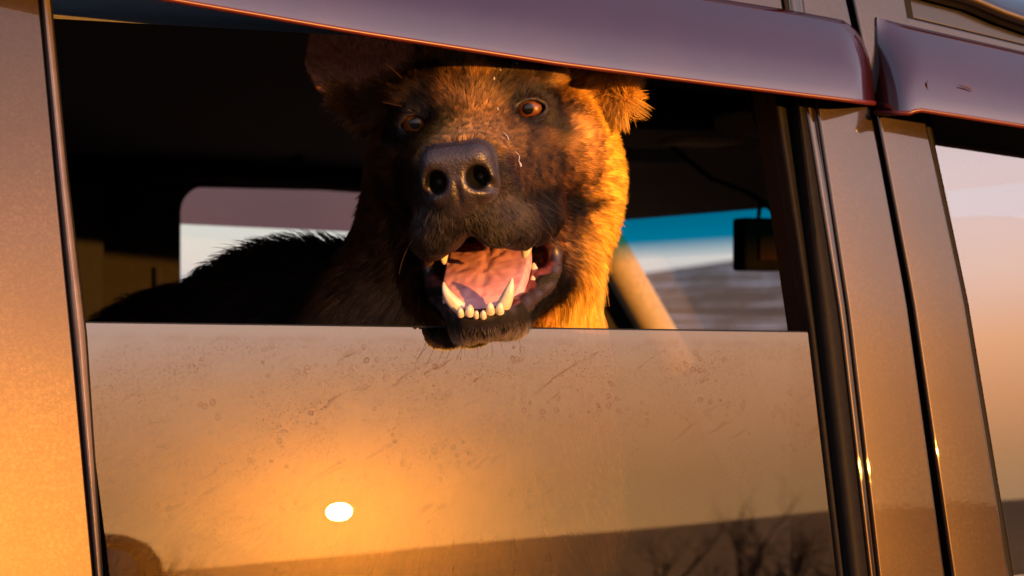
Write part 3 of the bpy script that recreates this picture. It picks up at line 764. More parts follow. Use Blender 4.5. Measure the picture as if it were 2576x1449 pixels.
# --- boxy dash camera hanging before the windscreen
dcam = empty('dash_camera', (0, 0, 0))
c0 = at_y(1857, 548, 0.80); c1 = at_y(1990, 682, 0.80)
dcam.location = (c0[0], 0.80, c0[2])
tag(dcam, 'small black box hanging on thin cables in front of the blue tinted windscreen', 'camera')
bpy.context.view_layer.update()
hb = box('housing', (c0[0], 0.785, c1[2]), (c1[0] + .01, 0.815, c0[2]), GAPM, dcam, 0.004)
scr = plain('brown_screen', (0.008, 0.0035, 0.002), 0.8, 0.05)
box('screen', (c0[0] + .018, 0.781, c1[2] + .012), (c1[0] + .004, 0.784, c0[2] - .02), scr, dcam, 0.001)
for pts in (((1640, 330), (1790, 450), (1870, 480), (1915, 505), (1960, 545)), ((1870, 480), (1905, 495), (1912, 515), (1908, 548))):
    q = [at_y(x, y, 0.80) for x, y in pts]
    mesh_obj('cable', *tube_data(q, [0.0028] * len(q), 6), RUBBER, dcam)
# ------------------------------------------------------------------ the dog
# canonical head frame: X = right in the picture, F = along the muzzle, Z = up, origin between the eyes
def _pose(yaw, pit, rol):
    M = np.array([[1, 0, 0], [0, -1, 0], [0, 0, 1]], float)
    c, s = math.cos, math.sin
    Rp = np.array([[1, 0, 0], [0, c(pit), s(pit)], [0, -s(pit), c(pit)]])
    Rr = np.array([[c(rol), 0, -s(rol)], [0, 1, 0], [s(rol), 0, c(rol)]])
    Ry = np.array([[c(yaw), s(yaw), 0], [-s(yaw), c(yaw), 0], [0, 0, 1]])
    return Rr @ Ry @ Rp @ M
H_ROT = _pose(rad(6.85), rad(-5.0), rad(6.74)); H_POS = np.array([-0.0256, 1.2532, 0.1121])
VIEW = np.stack([RGT, FWD, UPV], 1)
def to_world(p): return CAM + (np.asarray(p) @ H_ROT.T + H_POS) @ VIEW.T
def dir_world(d): return (np.asarray(d) @ H_ROT.T) @ VIEW.T
def to_head(w): return ((np.asarray(w) - CAM) @ VIEW - H_POS) @ H_ROT
def HV(px, py, depth): return to_head(V(px, py, depth))

# --- rectilinear distance grid: fine round the head, coarse for the body
def axis(lo, f0, f1, hi, fine, coarse):
    a = list(np.arange(f0, f1, fine)); L = []; x = f0; st = fine
    while x > lo: st = min(st * 1.25, coarse); x -= st; L.append(x)
    R_ = []; x = a[-1]; st = fine
    while x < hi: st = min(st * 1.25, coarse); x += st; R_.append(x)
    return np.array(L[::-1] + a + R_, np.float32)
FINE = 0.0015
AX = axis(-0.52, -0.125, 0.130, 0.26, FINE, 0.011)
AF = axis(-0.80, -0.155, 0.130, 0.15, FINE, 0.011)
AZ = axis(-0.72, -0.165, 0.175, 0.20, FINE, 0.011)
SD = np.full((len(AX), len(AF), len(AZ)), 0.08, np.float32)
def smin(a, b, k):
    h = np.clip(k - np.abs(a - b), 0, None) / k
    return np.minimum(a, b) - h * h * k * 0.25
def smax(a, b, k): return -smin(-a, -b, k)
def sub_box(lo, hi):
    s = []
    for A, l, h in zip((AX, AF, AZ), lo, hi):
        s.append(slice(max(0, np.searchsorted(A, l) - 1), min(len(A), np.searchsorted(A, h) + 1)))
    return tuple(s)
def apply(fn, lo, hi, k, op='add', sym=False):
    lo = np.array(lo) - k - 0.012; hi = np.array(hi) + k + 0.012
    for sg in ((1, -1) if sym else (1,)):
        l, h = lo.copy(), hi.copy()
        if sg < 0: l[0], h[0] = -hi[0], -lo[0]
        S = sub_box(l, h)
        X, Fq, Z = np.meshgrid(AX[S[0]] * sg, AF[S[1]], AZ[S[2]], indexing='ij', sparse=True)
        d = fn(X, Fq, Z).astype(np.float32)
        SD[S] = smin(SD[S], d, k) if op == 'add' else smax(SD[S], -d, k)
def ell(c, r, k=0.01, op='add', sym=False, rot=None):
    c = np.array(c, float); r = np.array(r, float); R_ = np.eye(3) if rot is None else rot
    def fn(X, Fq, Z):
        x, y, z = X - c[0], Fq - c[1], Z - c[2]
        q = [R_[0, i] * x + R_[1, i] * y + R_[2, i] * z for i in range(3)]
        k0 = np.sqrt((q[0] / r[0]) ** 2 + (q[1] / r[1]) ** 2 + (q[2] / r[2]) ** 2) + 1e-6
        k1 = np.sqrt((q[0] / r[0] ** 2) ** 2 + (q[1] / r[1] ** 2) ** 2 + (q[2] / r[2] ** 2) ** 2) + 1e-6
        return k0 * (k0 - 1) / k1
    m = r.max() if rot is not None else r
    apply(fn, c - m, c + m, k, op, sym)
def cone(a, b, ra, rb, k=0.01, op='add', sym=False, flat=(1, 1, 1)):
    a, b = np.array(a, float), np.array(b, float); ab = b - a; L2 = ab @ ab; fl = np.array(flat, float)
    def fn(X, Fq, Z):
        t = np.clip(((X - a[0]) * ab[0] + (Fq - a[1]) * ab[1] + (Z - a[2]) * ab[2]) / L2, 0, 1)
        return np.sqrt(((X - a[0] - t * ab[0]) * fl[0]) ** 2 + ((Fq - a[1] - t * ab[1]) * fl[1]) ** 2 + ((Z - a[2] - t * ab[2]) * fl[2]) ** 2) - (ra + (rb - ra) * t)
    m = max(ra, rb) / min(fl)
    apply(fn, np.minimum(a, b) - m, np.maximum(a, b) + m, k, op, sym)
def chain(pts, rs, k=0.006, op='add', sym=False, flat=(1, 1, 1)):
    for i in range(len(pts) - 1): cone(pts[i], pts[i + 1], rs[i], rs[i + 1], k, op, sym, flat)
def rbox(c, h, r, k, op='add'):
    c = np.array(c, float); h = np.array(h, float)
    def fn(X, Fq, Z):
        q = [np.abs(A - c[i]) - h[i] for i, A in enumerate((X, Fq, Z))]
        o = np.sqrt(np.maximum(q[0], 0) ** 2 + np.maximum(q[1], 0) ** 2 + np.maximum(q[2], 0) ** 2)
        return o + np.minimum(np.maximum(np.maximum(q[0], q[1]), q[2]), 0) - r
    apply(fn, c - h - r, c + h + r, k, op)

EYE = np.array([0.0375, -0.0085, 0.0])
# body first (neck, chest, back, legs), so the head blends into it
nb = HV(1112, 960, 1.43); ch = HV(1110, 1230, 1.47); wi = HV(760, 985, 1.56); ru = HV(190, 1165, 1.84); mid = HV(480, 1060, 1.68)
chain([(-.006, -.115, -.045), nb, ch], [.080, .086, .115], 0.05)
chain([nb, wi], [.085, .098], 0.06); chain([ch, wi, mid, ru], [.105, .098, .10, .115], 0.06)
for (q0, q1, q2) in (((1060, 1330, 1.45), (1070, 1700, 1.47), (1080, 2560, 1.50)), ((1250, 1330, 1.52), (1290, 1700, 1.56), (1310, 2560, 1.57))):
    chain([HV(*q0), HV(*q1), HV(*q2)], [.055, .036, .028], 0.03); ell(HV(q2[0], q2[1] + 15, q2[2] - .02), (.032, .045, .022), .02)
chain([ru, HV(300, 1480, 1.76), HV(150, 1800, 1.86), HV(320, 2180, 1.80)], [.10, .075, .045, .03], 0.04)
chain([ru, HV(-20, 1500, 1.95), HV(-160, 1900, 2.02)], [.05, .04, .03], 0.03)
# skull
ell((0, -.085, .006), (.055, .086, .059), .02)
ell((0, -.045, .010), (.045, .055, .038), .025)
ell((.047, -.050, -.020), (.028, .046, .025), .025, sym=True)
ell((.044, -.090, -.048), (.032, .050, .050), .03, sym=True)
ell((.036, -.018, .021), (.024, .017, .009), .018, sym=True)
# muzzle
cone((0, -.040, -.006), (0, .076, -.0315), .031, .0160, .022)
rbox((0, .030, -.036), (.010, .054, .008), .0165, .02)
cone((.036, -.040, -.030), (.0135, .078, -.043), .033, .0150, .02, sym=True)
cone((.030, .0, -.050), (.016, .070, -.052), .020, .014, .015, sym=True)
# upper lips
chain([(.0105, .0945, -.0590), (.0175, .086, -.0670), (.0250, .064, -.0712), (.0325, .036, -.0710), (.0385, .010, -.069), (.0425, -.012, -.069)], [.0112, .0128, .0135, .0125, .0105, .008], .010, sym=True)
ell((0, .092, -.052), (.019, .014, .013), .010)
# lower jaw, wide open
chain([(.040, -.055, -.092), (.0245, .012, -.1145), (.0150, .055, -.1285)], [.0165, .0125, .0095], .012, sym=True)
ell((0, .0655, -.1288), (.0195, .0140, .0080), .010)
ell((0, .025, -.1265), (.022, .050, .009), .014)
ell((0, -.055, -.105), (.050, .060, .046), .03)
# mouth hollow
chain([(0, -.030, -.086), (0, .020, -.092), (0, .085, -.106)], [.015, .0215, .020], .008, 'sub', flat=(.76, 1, 1))
ell((.030, -.004, -.091), (.0125, .024, .0135), .008, 'sub', sym=True)
# lips of the lower jaw and the loose fold at the corner of the mouth
chain([(0, .0745, -.1248), (.010, .073, -.1248), (.0190, .063, -.1235), (.0240, .052, -.1198), (.0300, .034, -.1178), (.0372, .018, -.1135), (.0412, .004, -.1050), (.0425, -.002, -.0955), (.0408, .000, -.0870), (.036, .012, -.0750)],
      [.0046, .0050, .0052, .0038, .0031, .0030, .0030, .0030, .0034, .0050], .006, sym=True)
ell((.042, -.042, -.084), (.014, .030, .024), .015, sym=True)
# eye lids and almond openings
ell(EYE, (.0158, .0150, .0148), .010, sym=True)
def almond(X, Fq, Z):
    u = X - EYE[0] - .0004; v = Z - EYE[2] + .0007 - 0.10 * u
    w, h = .0108, .0063
    d = np.abs(v) - h * np.clip(1 - (u / w) ** 2, -1.5, 1)
    return np.maximum(d * 0.85, -(Fq - EYE[1] + .004))
apply(almond, (EYE[0] - .012, EYE[1] - .004, -.009), (EYE[0] + .012, .03, .009), .0016, 'sub', sym=True)
# nose leather
rbox((0, .0975, -.0318), (.0118, .0085, .0062), .0104, .005)
ell((0, .1030, -.0440), (.0150, .0120, .0120), .006)
ell((.0142, .1040, -.0390), (.0080, .0100, .0105), .005, sym=True)
ell((.0128, .1170, -.0365), (.0068, .0210, .0074), .0042, 'sub', sym=True)
cone((.0150, .1165, -.0400), (.0238, .1040, -.0450), .0044, .0026, .0030, 'sub', sym=True)
cone((0, .1170, -.0300), (0, .1165, -.0420), .0007, .0016, .0014, 'sub')
cone((0, .1165, -.0420), (0, .1075, -.0660), .0016, .0018, .0016, 'sub')
# ears: cupped triangular shells, the one on the right carried lower and turned outwards
EAR_L = 0.122
def _ear(side):
    up = np.array([0.22 if side < 0 else 0.24, -0.16, 1.0]); up /= np.linalg.norm(up)
    nr = np.array([0.12 if side < 0 else 0.18, 1.0, 0.0]); nr -= up * (nr @ up); nr /= np.linalg.norm(nr)
    u = np.cross(nr, up); u = u if u[0] > 0 else -u
    o = np.array([.0740, -.066, .022]) if side < 0 else np.array([.0660, -.050, .012])
    return o, u, nr, up
EARS = {-1: _ear(-1), 1: _ear(1)}
def ear_uvn(X, Fq, Z, side):
    o, U_, N_, V_ = EARS[side]
    x, y, z = X - o[0], Fq - o[1], Z - o[2]
    return tuple(A[0] * x + A[1] * y + A[2] * z for A in (U_, V_, N_))
def ear_half(v, side=-1):
    t = np.clip(v / EAR_L, 0, 1); return .0460 * np.clip(1 - t, 0, 1) ** .62 * np.where(np.asarray(side) < 0, 0.62 + 0.62 * np.clip(t / .34, 0, 1) * (1 - .25 * t), .88 + .35 * t)
def ear_fn(side):
    def fn(X, Fq, Z):
        u, v, n = ear_uvn(X * side, Fq, Z, side); w = ear_half(v, side)
        cup = 13.0 * u * u * (1 - 0.35 * np.clip(v / EAR_L, 0, 1)) - .018
        t = .0030 + .0035 * np.clip(1 - v / .05, 0, 1)
        d = smax(np.abs(n - cup) * 0.85 - t, np.abs(u) - w, .006)
        return smax(smax(d, -(v + .016), .02), v - EAR_L, .006)
    return fn
apply(ear_fn(1), (.005, -.20, -.03), (.17, -.03, .19), .010, 'add')
apply(ear_fn(-1), (-.17, -.20, -.03), (-.005, -.03, .19), .010, 'add')
ell((.060, -.102, .022), (.026, .022, .022), .02, sym=True)

# --- surface nets
def surface_nets(D):
    neg = D < 0
    nx, ny, nz = D.shape
    cnt = np.zeros((nx - 1, ny - 1, nz - 1), np.int8)
    for i in (0, 1):
        for j in (0, 1):
            for k in (0, 1): cnt += neg[i:nx - 1 + i, j:ny - 1 + j, k:nz - 1 + k]
    I, J, K = np.nonzero((cnt > 0) & (cnt < 8))
    idx = np.full(cnt.shape, -1, np.int32); idx[I, J, K] = np.arange(len(I))
    acc = np.zeros((len(I), 3)); n = np.zeros(len(I))
    cor = [(i, j, k) for i in (0, 1) for j in (0, 1) for k in (0, 1)]
    def P(c): return np.stack([AX[I + c[0]], AF[J + c[1]], AZ[K + c[2]]], 1).astype(float)
    for a in cor:
        for ax in range(3):
            if a[ax]: continue
            b = list(a); b[ax] = 1
            da = D[I + a[0], J + a[1], K + a[2]].astype(float); db = D[I + b[0], J + b[1], K + b[2]].astype(float)
            m = (da < 0) != (db < 0); t = np.where(m, da / np.where(m, da - db, 1), 0)
            acc[m] += (P(a) + (P(b) - P(a)) * t[:, None])[m]; n[m] += 1
    verts = acc / n[:, None]; quads = []
    for ax in range(3):
        s0 = [slice(None)] * 3; s1 = [slice(None)] * 3; s0[ax] = slice(0, -1); s1[ax] = slice(1, None)
        cr = neg[tuple(s0)] != neg[tuple(s1)]
        o = [q for q in range(3) if q != ax]
        E = np.nonzero(cr); E = [e.copy() for e in E]
        ok = (E[o[0]] > 0) & (E[o[0]] < D.shape[o[0]] - 1) & (E[o[1]] > 0) & (E[o[1]] < D.shape[o[1]] - 1)
        E = [e[ok] for e in E]
        def cell(d0, d1):
            q = list(E); q[o[0]] = E[o[0]] - d0; q[o[1]] = E[o[1]] - d1; return idx[q[0], q[1], q[2]]
        Q = np.stack([cell(1, 1), cell(0, 1), cell(0, 0), cell(1, 0)], 1)
        flip = neg[E[0], E[1], E[2]]
        if ax == 1: flip = ~flip
        Q[~flip] = Q[~flip][:, ::-1]
        quads.append(Q)
    return verts, np.concatenate(quads)
HVERT, HQUAD = surface_nets(SD)
# keep the largest connected body
def smooth_pos(v, q, it, lam):
    for _ in range(it):
        s = np.zeros_like(v); n = np.zeros(len(v))
        for a, b in ((0, 1), (1, 2), (2, 3), (3, 0)):
            for x, y in ((a, b), (b, a)):
                np.add.at(s, q[:, x], v[q[:, y]]); np.add.at(n, q[:, x], 1)
        v = v + lam * (s / n[:, None] - v)
    return v
HVERT = smooth_pos(HVERT, HQUAD, 2, 0.5)
def vnormals(v, q):
    fn = np.cross(v[q[:, 2]] - v[q[:, 0]], v[q[:, 3]] - v[q[:, 1]]); n = np.zeros_like(v)
    for k in range(4): np.add.at(n, q[:, k], fn)
    return n / (np.linalg.norm(n, axis=1)[:, None] + 1e-12), np.linalg.norm(fn, axis=1) * .5
HNRM, HAREA = vnormals(HVERT, HQUAD)

# --- smooth value noise for markings
_T = RNG.random((32, 32, 32))
def vnoise(p, s):
    p = np.asarray(p) * s + 100.0; i = np.floor(p).astype(int); f = p - i; f = f * f * (3 - 2 * f); r = 0
    for a in (0, 1):
        for b in (0, 1):
            for c in (0, 1):
                w = (f[:, 0] if a else 1 - f[:, 0]) * (f[:, 1] if b else 1 - f[:, 1]) * (f[:, 2] if c else 1 - f[:, 2])
                r = r + w * _T[(i[:, 0] + a) % 32, (i[:, 1] + b) % 32, (i[:, 2] + c) % 32]
    return r
def sst(x, a, b):
    t = np.clip((x - a) / (b - a), 0, 1); return t * t * (3 - 2 * t)
def mixv(a, b, t): return a + (b - a) * np.asarray(t)[:, None]
def edist(p, c, r): return np.sqrt((((p - np.array(c)) / np.array(r)) ** 2).sum(1))
LIP_PTS = np.array([(0, .0745, -.1248), (.010, .073, -.1248), (.0190, .063, -.1235), (.0240, .052, -.1198), (.0300, .034, -.1178), (.0372, .018, -.1135), (.0412, .004, -.1050), (.0425, -.002, -.0955), (.0408, .000, -.0870), (.036, .012, -.0750)])
def seg_dist(p, pts):
    best = np.full(len(p), 9.0)
    for a, b in zip(pts[:-1], pts[1:]):
        ab = b - a; t = np.clip(((p - a) @ ab) / (ab @ ab), 0, 1); best = np.minimum(best, np.linalg.norm(p - a - t[:, None] * ab, axis=1))
    return best
def regions(p, n):
    """per point: nose leather, mouth lining, lip skin, eyelid skin, inner ear (0..1)"""
    a = p.copy(); a[:, 0] = np.abs(a[:, 0])
    an = n.copy(); an[:, 0] = n[:, 0] * np.sign(p[:, 0] + 1e-9)
    nose = 1 - sst(np.minimum(1 + (np.linalg.norm(np.maximum(np.abs(a - np.array([0, .0975, -.0318])) - np.array([.0118, .0085, .0060]), 0), axis=1) - .0118) * 60, np.minimum(edist(a, (0, .1055, -.047), (.0125, .0120, .0120)), edist(a, (.0150, .105, -.040), (.0105, .0115, .0120)))), 1.0, 1.06)
    nose = np.where(a[:, 1] < .0880, 0, nose)
    # lining: between the jaws and facing into the hollow
    cen = np.stack([0 * a[:, 0], np.clip(a[:, 1], -.04, .075), -.090 - .10 * np.clip(a[:, 1], -.03, .08)], 1)
    inw = ((cen - p) * n).sum(1) / (np.linalg.norm(cen - p, axis=1) + 1e-9)
    top = -.0715 - .04 * np.clip(.06 - a[:, 1], 0, .1); bot = -.116 - .17 * np.clip(a[:, 1], -.05, .08) 
    box_ = (a[:, 0] < .047) & (a[:, 1] > -.07) & (a[:, 1] < .098) & (a[:, 2] < -.058) & (a[:, 2] > -.131)
    lining = np.where(box_ & (inw > .15), 1.0, 0.0)
    lining = np.maximum(lining, (edist(a, (.033, .008, -.0915), (.0135, .032, .0175)) < 1) * (inw > -.35) * 1.0)
    ld = seg_dist(a, LIP_PTS)
    lip = 1 - sst(ld - .0016 * (a[:, 1] > .045), .0046, .0056)
    lip = lip * ((n[:, 2] > -.55) | (a[:, 1] < .03)) * np.where((a[:, 1] > .05) & (a[:, 2] < -.1290), 0, 1)
    lid = 1 - sst(edist(a, EYE + np.array([.0004, .010, 0]), (.0120, .016, .0080)), .96, 1.04)
    uL, vL, _ = ear_uvn(a[:, 0], a[:, 1], a[:, 2], -1); uR, vR, _ = ear_uvn(a[:, 0], a[:, 1], a[:, 2], 1)
    lft = p[:, 0] < 0; u = np.where(lft, uL, uR); v = np.where(lft, vL, vR)
    facing = np.where(lft, an @ EARS[-1][2], an @ EARS[1][2])
    ear = sst(v, .002, .02) * (np.abs(u) < ear_half(v, np.where(lft, -1, 1)) + .012) * (a[:, 1] < -.030)
    inner = ear * (facing > 0.1)
    return nose, lining, lip, lid, ear, inner, a, an, u, v
# --- markings and coat, with some light and shade painted in
TAN = np.array([0.56, 0.285, 0.07]); GOLD = np.array([0.95, 0.55, 0.085]); BLK = np.array([0.0040, 0.0034, 0.0040]); BRN = np.array([0.030, 0.012, 0.006]); GRY = np.array([0.12, 0.10, 0.10])
def coat(p, n, R):
    """root/tip colour, hair length, lie and density for points of the hide"""
    nose, lining, lip, lid, ear, inner, a, an, u, v = R
    x, f, z = a[:, 0], a[:, 1], a[:, 2]
    n1 = vnoise(p, 60.0); n2 = vnoise(p, 190.0); wob = (n1 - .5)
    col = np.tile(TAN, (len(p), 1)); tip = mixv(col, BLK[None] + 0 * col, np.clip(0.60 + 1.2 * wob, 0, 1))
    L = np.full(len(p), .012)
    fb = sst(f, -.085, -.045) * (1 - sst(z, .006, .028)) * sst(.068 - x, 0, .012)           # brown face round the mask
    col = mixv(col, np.array([.14, .058, .020]), fb * .9); tip = mixv(tip, BLK * 1.5, fb * np.clip(.6 + 1.5 * wob, 0, 1))
    # cheeks, ruff and throat: golden, long
    ck = sst(x + .012 * wob * 2, .050, .064) * (1 - sst(f, -.055, -.035)) * (1 - sst(z, -.012, .012))
    th = sst(-z, .070, .105) * (1 - sst(f, -.028, -.010))
    gold = np.clip(np.maximum(ck, th), 0, 1) * (1 - ear)
    col = mixv(col, GOLD, gold); tip = mixv(tip, GOLD * 1.05, gold * .93)
    L = L + gold * .009 + th * .010
    # temple: brown, black tipped
    tp = sst(x, .050, .064) * sst(z, -.012, .01) * (1 - sst(f, -.04, -.02)) * (1 - ear)
    col = mixv(col, TAN * .75, tp * .7); tip = mixv(tip, TAN * .55, tp * .5)
    # neck and body; left neck and cheek painted dark to stand for shade
    nk = sst(-f, .095, .15)
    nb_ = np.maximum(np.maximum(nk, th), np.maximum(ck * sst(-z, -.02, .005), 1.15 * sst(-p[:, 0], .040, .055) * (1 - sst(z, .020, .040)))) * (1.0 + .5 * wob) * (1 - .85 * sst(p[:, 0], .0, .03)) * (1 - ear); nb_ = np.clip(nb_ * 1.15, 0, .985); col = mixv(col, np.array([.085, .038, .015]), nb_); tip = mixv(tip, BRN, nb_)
    L = L + nk * (1 - ear) * .012
    w = to_world(p); body = sst(-p[:, 0], .10, .17) * sst(-f, .10, .20)
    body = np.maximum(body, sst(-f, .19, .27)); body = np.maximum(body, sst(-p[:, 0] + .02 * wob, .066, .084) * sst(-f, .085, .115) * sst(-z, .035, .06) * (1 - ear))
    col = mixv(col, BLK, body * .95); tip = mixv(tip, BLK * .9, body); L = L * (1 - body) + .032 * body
    # mask: black muzzle and face centre, fading through brown to the golden ruff
    px_ = p[:, 0]
    core = 1 - sst(np.sqrt((px_ / np.where(px_ < 0, .0640, .0630)) ** 2 + ((z + .050) / np.where(z > -.05, np.where(px_ < 0, .082, .074), .075)) ** 2) + .38 * wob, .84, 1.10)  # reaches wider on the left, where shade is painted into the coat
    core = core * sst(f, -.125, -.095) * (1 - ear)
    MAND = np.array([(.040, -.055, -.092), (.0245, .012, -.1145), (.0150, .055, -.1285), (0, .066, -.1305)])
    jaw = sst(-z, .088, .098) * sst(f + .012 * wob, -.030, -.012) * (1 - sst(np.minimum(seg_dist(a, MAND) - .012, seg_dist(a, LIP_PTS) - .004) + .006 * wob, .006, .013))
    core = core * (1 - sst(-z, .088, .100) * (1 - jaw)); mask = np.maximum(core, jaw)
    bridge = np.exp(-((px_ - .002) / .022) ** 2) * sst(z, -.030, -.020) * sst(f, .0, .02)
    side = sst(px_, .014, .030) * sst(z, -.058, -.044) * (1 - sst(f, .070, .088))  # right side only: tan painted in for the sunlit flank of the muzzle
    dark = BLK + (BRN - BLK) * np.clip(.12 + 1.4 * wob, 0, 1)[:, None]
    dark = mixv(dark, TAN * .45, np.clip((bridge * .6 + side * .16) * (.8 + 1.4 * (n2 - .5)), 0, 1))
    mf = np.clip(mask, 0, 1)
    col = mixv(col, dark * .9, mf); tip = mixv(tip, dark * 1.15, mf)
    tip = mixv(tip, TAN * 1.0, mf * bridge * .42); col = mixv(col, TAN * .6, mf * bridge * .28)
    grey = sst(f, .06, .085) * sst(-z, .045, .055) * (1 - jaw) ; col = mixv(col, GRY, grey * .12); tip = mixv(tip, GRY * 1.3, grey * .25)
    mfz = sst(f, .045, .075) * sst(-z, .048, .060); col = mixv(col, BLK * 2, mfz * .75); tip = mixv(tip, np.array([.020, .016, .017]), mfz * .85)
    chin = jaw * sst(-z, .1275, .134) * sst(f, .03, .05); tip = mixv(tip, GRY * 1.8, chin * .65)
    # eyes: black rims, brow spots, stripe off the outer corner
    e = a - EYE
    ring = 1 - sst(edist(a, EYE + np.array([.001, .0, -.001]), (.0245, .03, .0195)) + .5 * wob, .8, 1.25)
    brow = 1 - sst(edist(a, np.array([.0335, -.004, .0235]), (.0215, .030, .0165)) + .7 * wob, .65, 1.25)
    inner_c = 1 - sst(edist(a, np.array([.0205, .004, -.004]), (.0095, .02, .013)) + .6 * wob, .6, 1.15)
    stripe = np.exp(-((e[:, 2] + .30 * (e[:, 0] - .012)) / .0055) ** 2) * sst(e[:, 0], .008, .014) * (1 - sst(e[:, 0], .020, .032))
    dk = np.clip(np.maximum.reduce([ring * .95, brow * .9, inner_c * .8, stripe * .8]), 0, 1)
    col = mixv(col, BLK * 1.3, dk); tip = mixv(tip, BLK * 1.3, dk)
    # forehead: dark centre line and sides
    fh = np.exp(-(x / .007) ** 2) * sst(z, .008, .02) * sst(f, -.09, -.03); tip = mixv(tip, BLK, fh * .55); col = mixv(col, BRN, fh * .3)
    crown = sst(z, .052, .066); tip = mixv(tip, BLK, crown * .6); col = mixv(col, BRN, crown * .4)
    # ears: dark back, tan fringe outside, thin hair inside
    rim = ear * sst(u, np.where(p[:, 0] < 0, .014, .013), np.where(p[:, 0] < 0, .024, .022)) * (1 - sst(v, np.where(p[:, 0] < 0, .012, .045), np.where(p[:, 0] < 0, .03, .07)))
    col = mixv(col, BLK * 2, ear * .9); tip = mixv(tip, BLK * 1.5, ear * .95)
    col = mixv(col, TAN, rim * .9); tip = mixv(tip, TAN * .9, rim * .8)
    col = mixv(col, np.array([.46, .24, .17]), inner * (1 - rim) * .9); tip = mixv(tip, np.array([.38, .18, .11]), inner * (1 - rim) * .9)  # inner colour brightened to offset the shade on the left ear
    rgt = (p[:, 0] > 0) * inner * (1 - rim); col = mixv(col, np.array([.075, .035, .030]), rgt * .95); tip = mixv(tip, np.array([.05, .024, .020]), rgt * .95)  # right inner ear darkened in colour for the shadow of its rim
    L = np.where(ear > .5, .0050 + .0045 * rim * (p[:, 0] > 0), L)
    # short coat on the muzzle
    sh = np.maximum(sst(f, -.020, .02), ring); L = L * (1 - sh) + sh * (.0072 - .0032 * sst(f, .03, .08))
    L = L + chin * .0035 + grey * .0006
    bare = np.clip(nose + lining + lip + lid + (1 - sst(seg_dist(a, LIP_PTS), .0085, .0100)) * (f > .05) * (z > -.1285), 0, 1)
    dens = 1.9e6 * (1 - nk * .55) * (1 - body * .68) * (1 - np.where(p[:, 0] > 0, .965, .90) * inner * (1 - rim))
    dens = dens * (1 - bare) * np.where(f < -.22, .3, 1)
    streak = (n2 - .5)[:, None]
    col = np.clip(col * (1 + .35 * streak), .003, 1); tip = np.clip(tip * (1 + .5 * streak), .003, 1)
    return col, tip, L, dens, body, nk, sh, ear, chin, gold

HREG = regions(HVERT, HNRM)
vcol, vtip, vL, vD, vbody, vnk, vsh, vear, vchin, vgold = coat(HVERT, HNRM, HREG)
nose_, lin_, lip_, lid_, ear_, inn_ = HREG[:6]
skin = vcol * .55 + .002
skin = mixv(skin, np.array([.62, .33, .29]), inn_ * .95); skin = mixv(skin, np.array([.20, .085, .080]), inn_ * .95 * (HVERT[:, 0] > 0))  # inner ear skin: left painted lighter, right darker as if in shadow
skin = mixv(skin, np.array([.020, .015, .018]), nose_)
_ha = HREG[6]; nostril = 1 - sst(edist(_ha, (.0128, .113, -.0365), (.0080, .020, .0082)), .85, 1.0)
skin = mixv(skin, np.array([.002, .002, .002]), nostril * nose_)  # nostril recess painted black to deepen its shade
skin = mixv(skin, np.array([.11, .030, .032]), lin_)
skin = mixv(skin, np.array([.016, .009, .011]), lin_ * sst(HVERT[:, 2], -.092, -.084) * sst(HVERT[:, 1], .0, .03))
skin = mixv(skin, np.array([.022, .013, .016]), lip_)
skin = mixv(skin, np.array([.012, .009, .010]), lid_)
wet = np.clip(nose_ * .82 + lin_ + lip_ * .75 + lid_ * .5, 0, 1) * (1 - .7 * lin_ * sst(HVERT[:, 2], -.094, -.086))

BASE = to_world(HV(1110, 2585, 1.50)); BASE[2] = 0.93
def np_mesh(name, verts, quads, mat):
    me = bpy.data.meshes.new(name)
    me.vertices.add(len(verts)); me.vertices.foreach_set('co', np.asarray(verts, np.float32).ravel())
    me.loops.add(quads.size); me.loops.foreach_set('vertex_index', quads.astype(np.int32).ravel())
    me.polygons.add(len(quads)); me.polygons.foreach_set('loop_start', np.arange(0, quads.size, quads.shape[1], dtype=np.int32))
    me.polygons.foreach_set('loop_total', np.full(len(quads), quads.shape[1], np.int32))
    me.update(); me.validate(); me.polygons.foreach_set('use_smooth', [True] * len(me.polygons)); me.materials.append(mat)
    return me
def hide_mat():
    m, nt, nd, lk, b = new_mat('dog_hide')
    A = N(nt, 'ShaderNodeAttribute', attribute_name='hide'); Wt = N(nt, 'ShaderNodeAttribute', attribute_name='wet')
    co = coord(nt)
    vo = tex(nt, 'ShaderNodeTexVoronoi', co, Scale=560.0, Randomness=0.9); nz = tex(nt, 'ShaderNodeTexNoise', co, Scale=220.0, Detail=4.0)
    lk.new(mixc(nt, 0.5, A.outputs[0], mixc(nt, 1.0, A.outputs[0], ramp(nt, nz, [(.3, (.4,) * 3), (.7, (1.5,) * 3)]), 'MULTIPLY')), b.inputs['Base Color'])
    lk.new(math_(nt, 'MULTIPLY_ADD', Wt.outputs['Fac'], -0.52, 0.85), b.inputs['Roughness'])
    lk.new(math_(nt, 'MULTIPLY_ADD', Wt.outputs['Fac'], 0.45, 0.15), b.inputs['Specular IOR Level'])
    Ns = N(nt, 'ShaderNodeAttribute', attribute_name='nose')
    h = math_(nt, 'ADD', math_(nt, 'MULTIPLY', vo, math_(nt, 'MULTIPLY_ADD', Ns.outputs['Fac'], -0.7, -0.1)), math_(nt, 'MULTIPLY', nz, 0.5))
    bp = N(nt, 'ShaderNodeBump', Strength=0.50, Distance=0.0007); lk.new(h, bp.inputs['Height']); lk.new(bp.outputs[0], b.inputs['Normal'])
    return m
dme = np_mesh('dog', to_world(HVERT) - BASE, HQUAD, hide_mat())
at = dme.color_attributes.new('hide', 'FLOAT_COLOR', 'POINT'); at.data.foreach_set('color', np.concatenate([skin, np.ones((len(skin), 1))], 1).astype(np.float32).ravel())
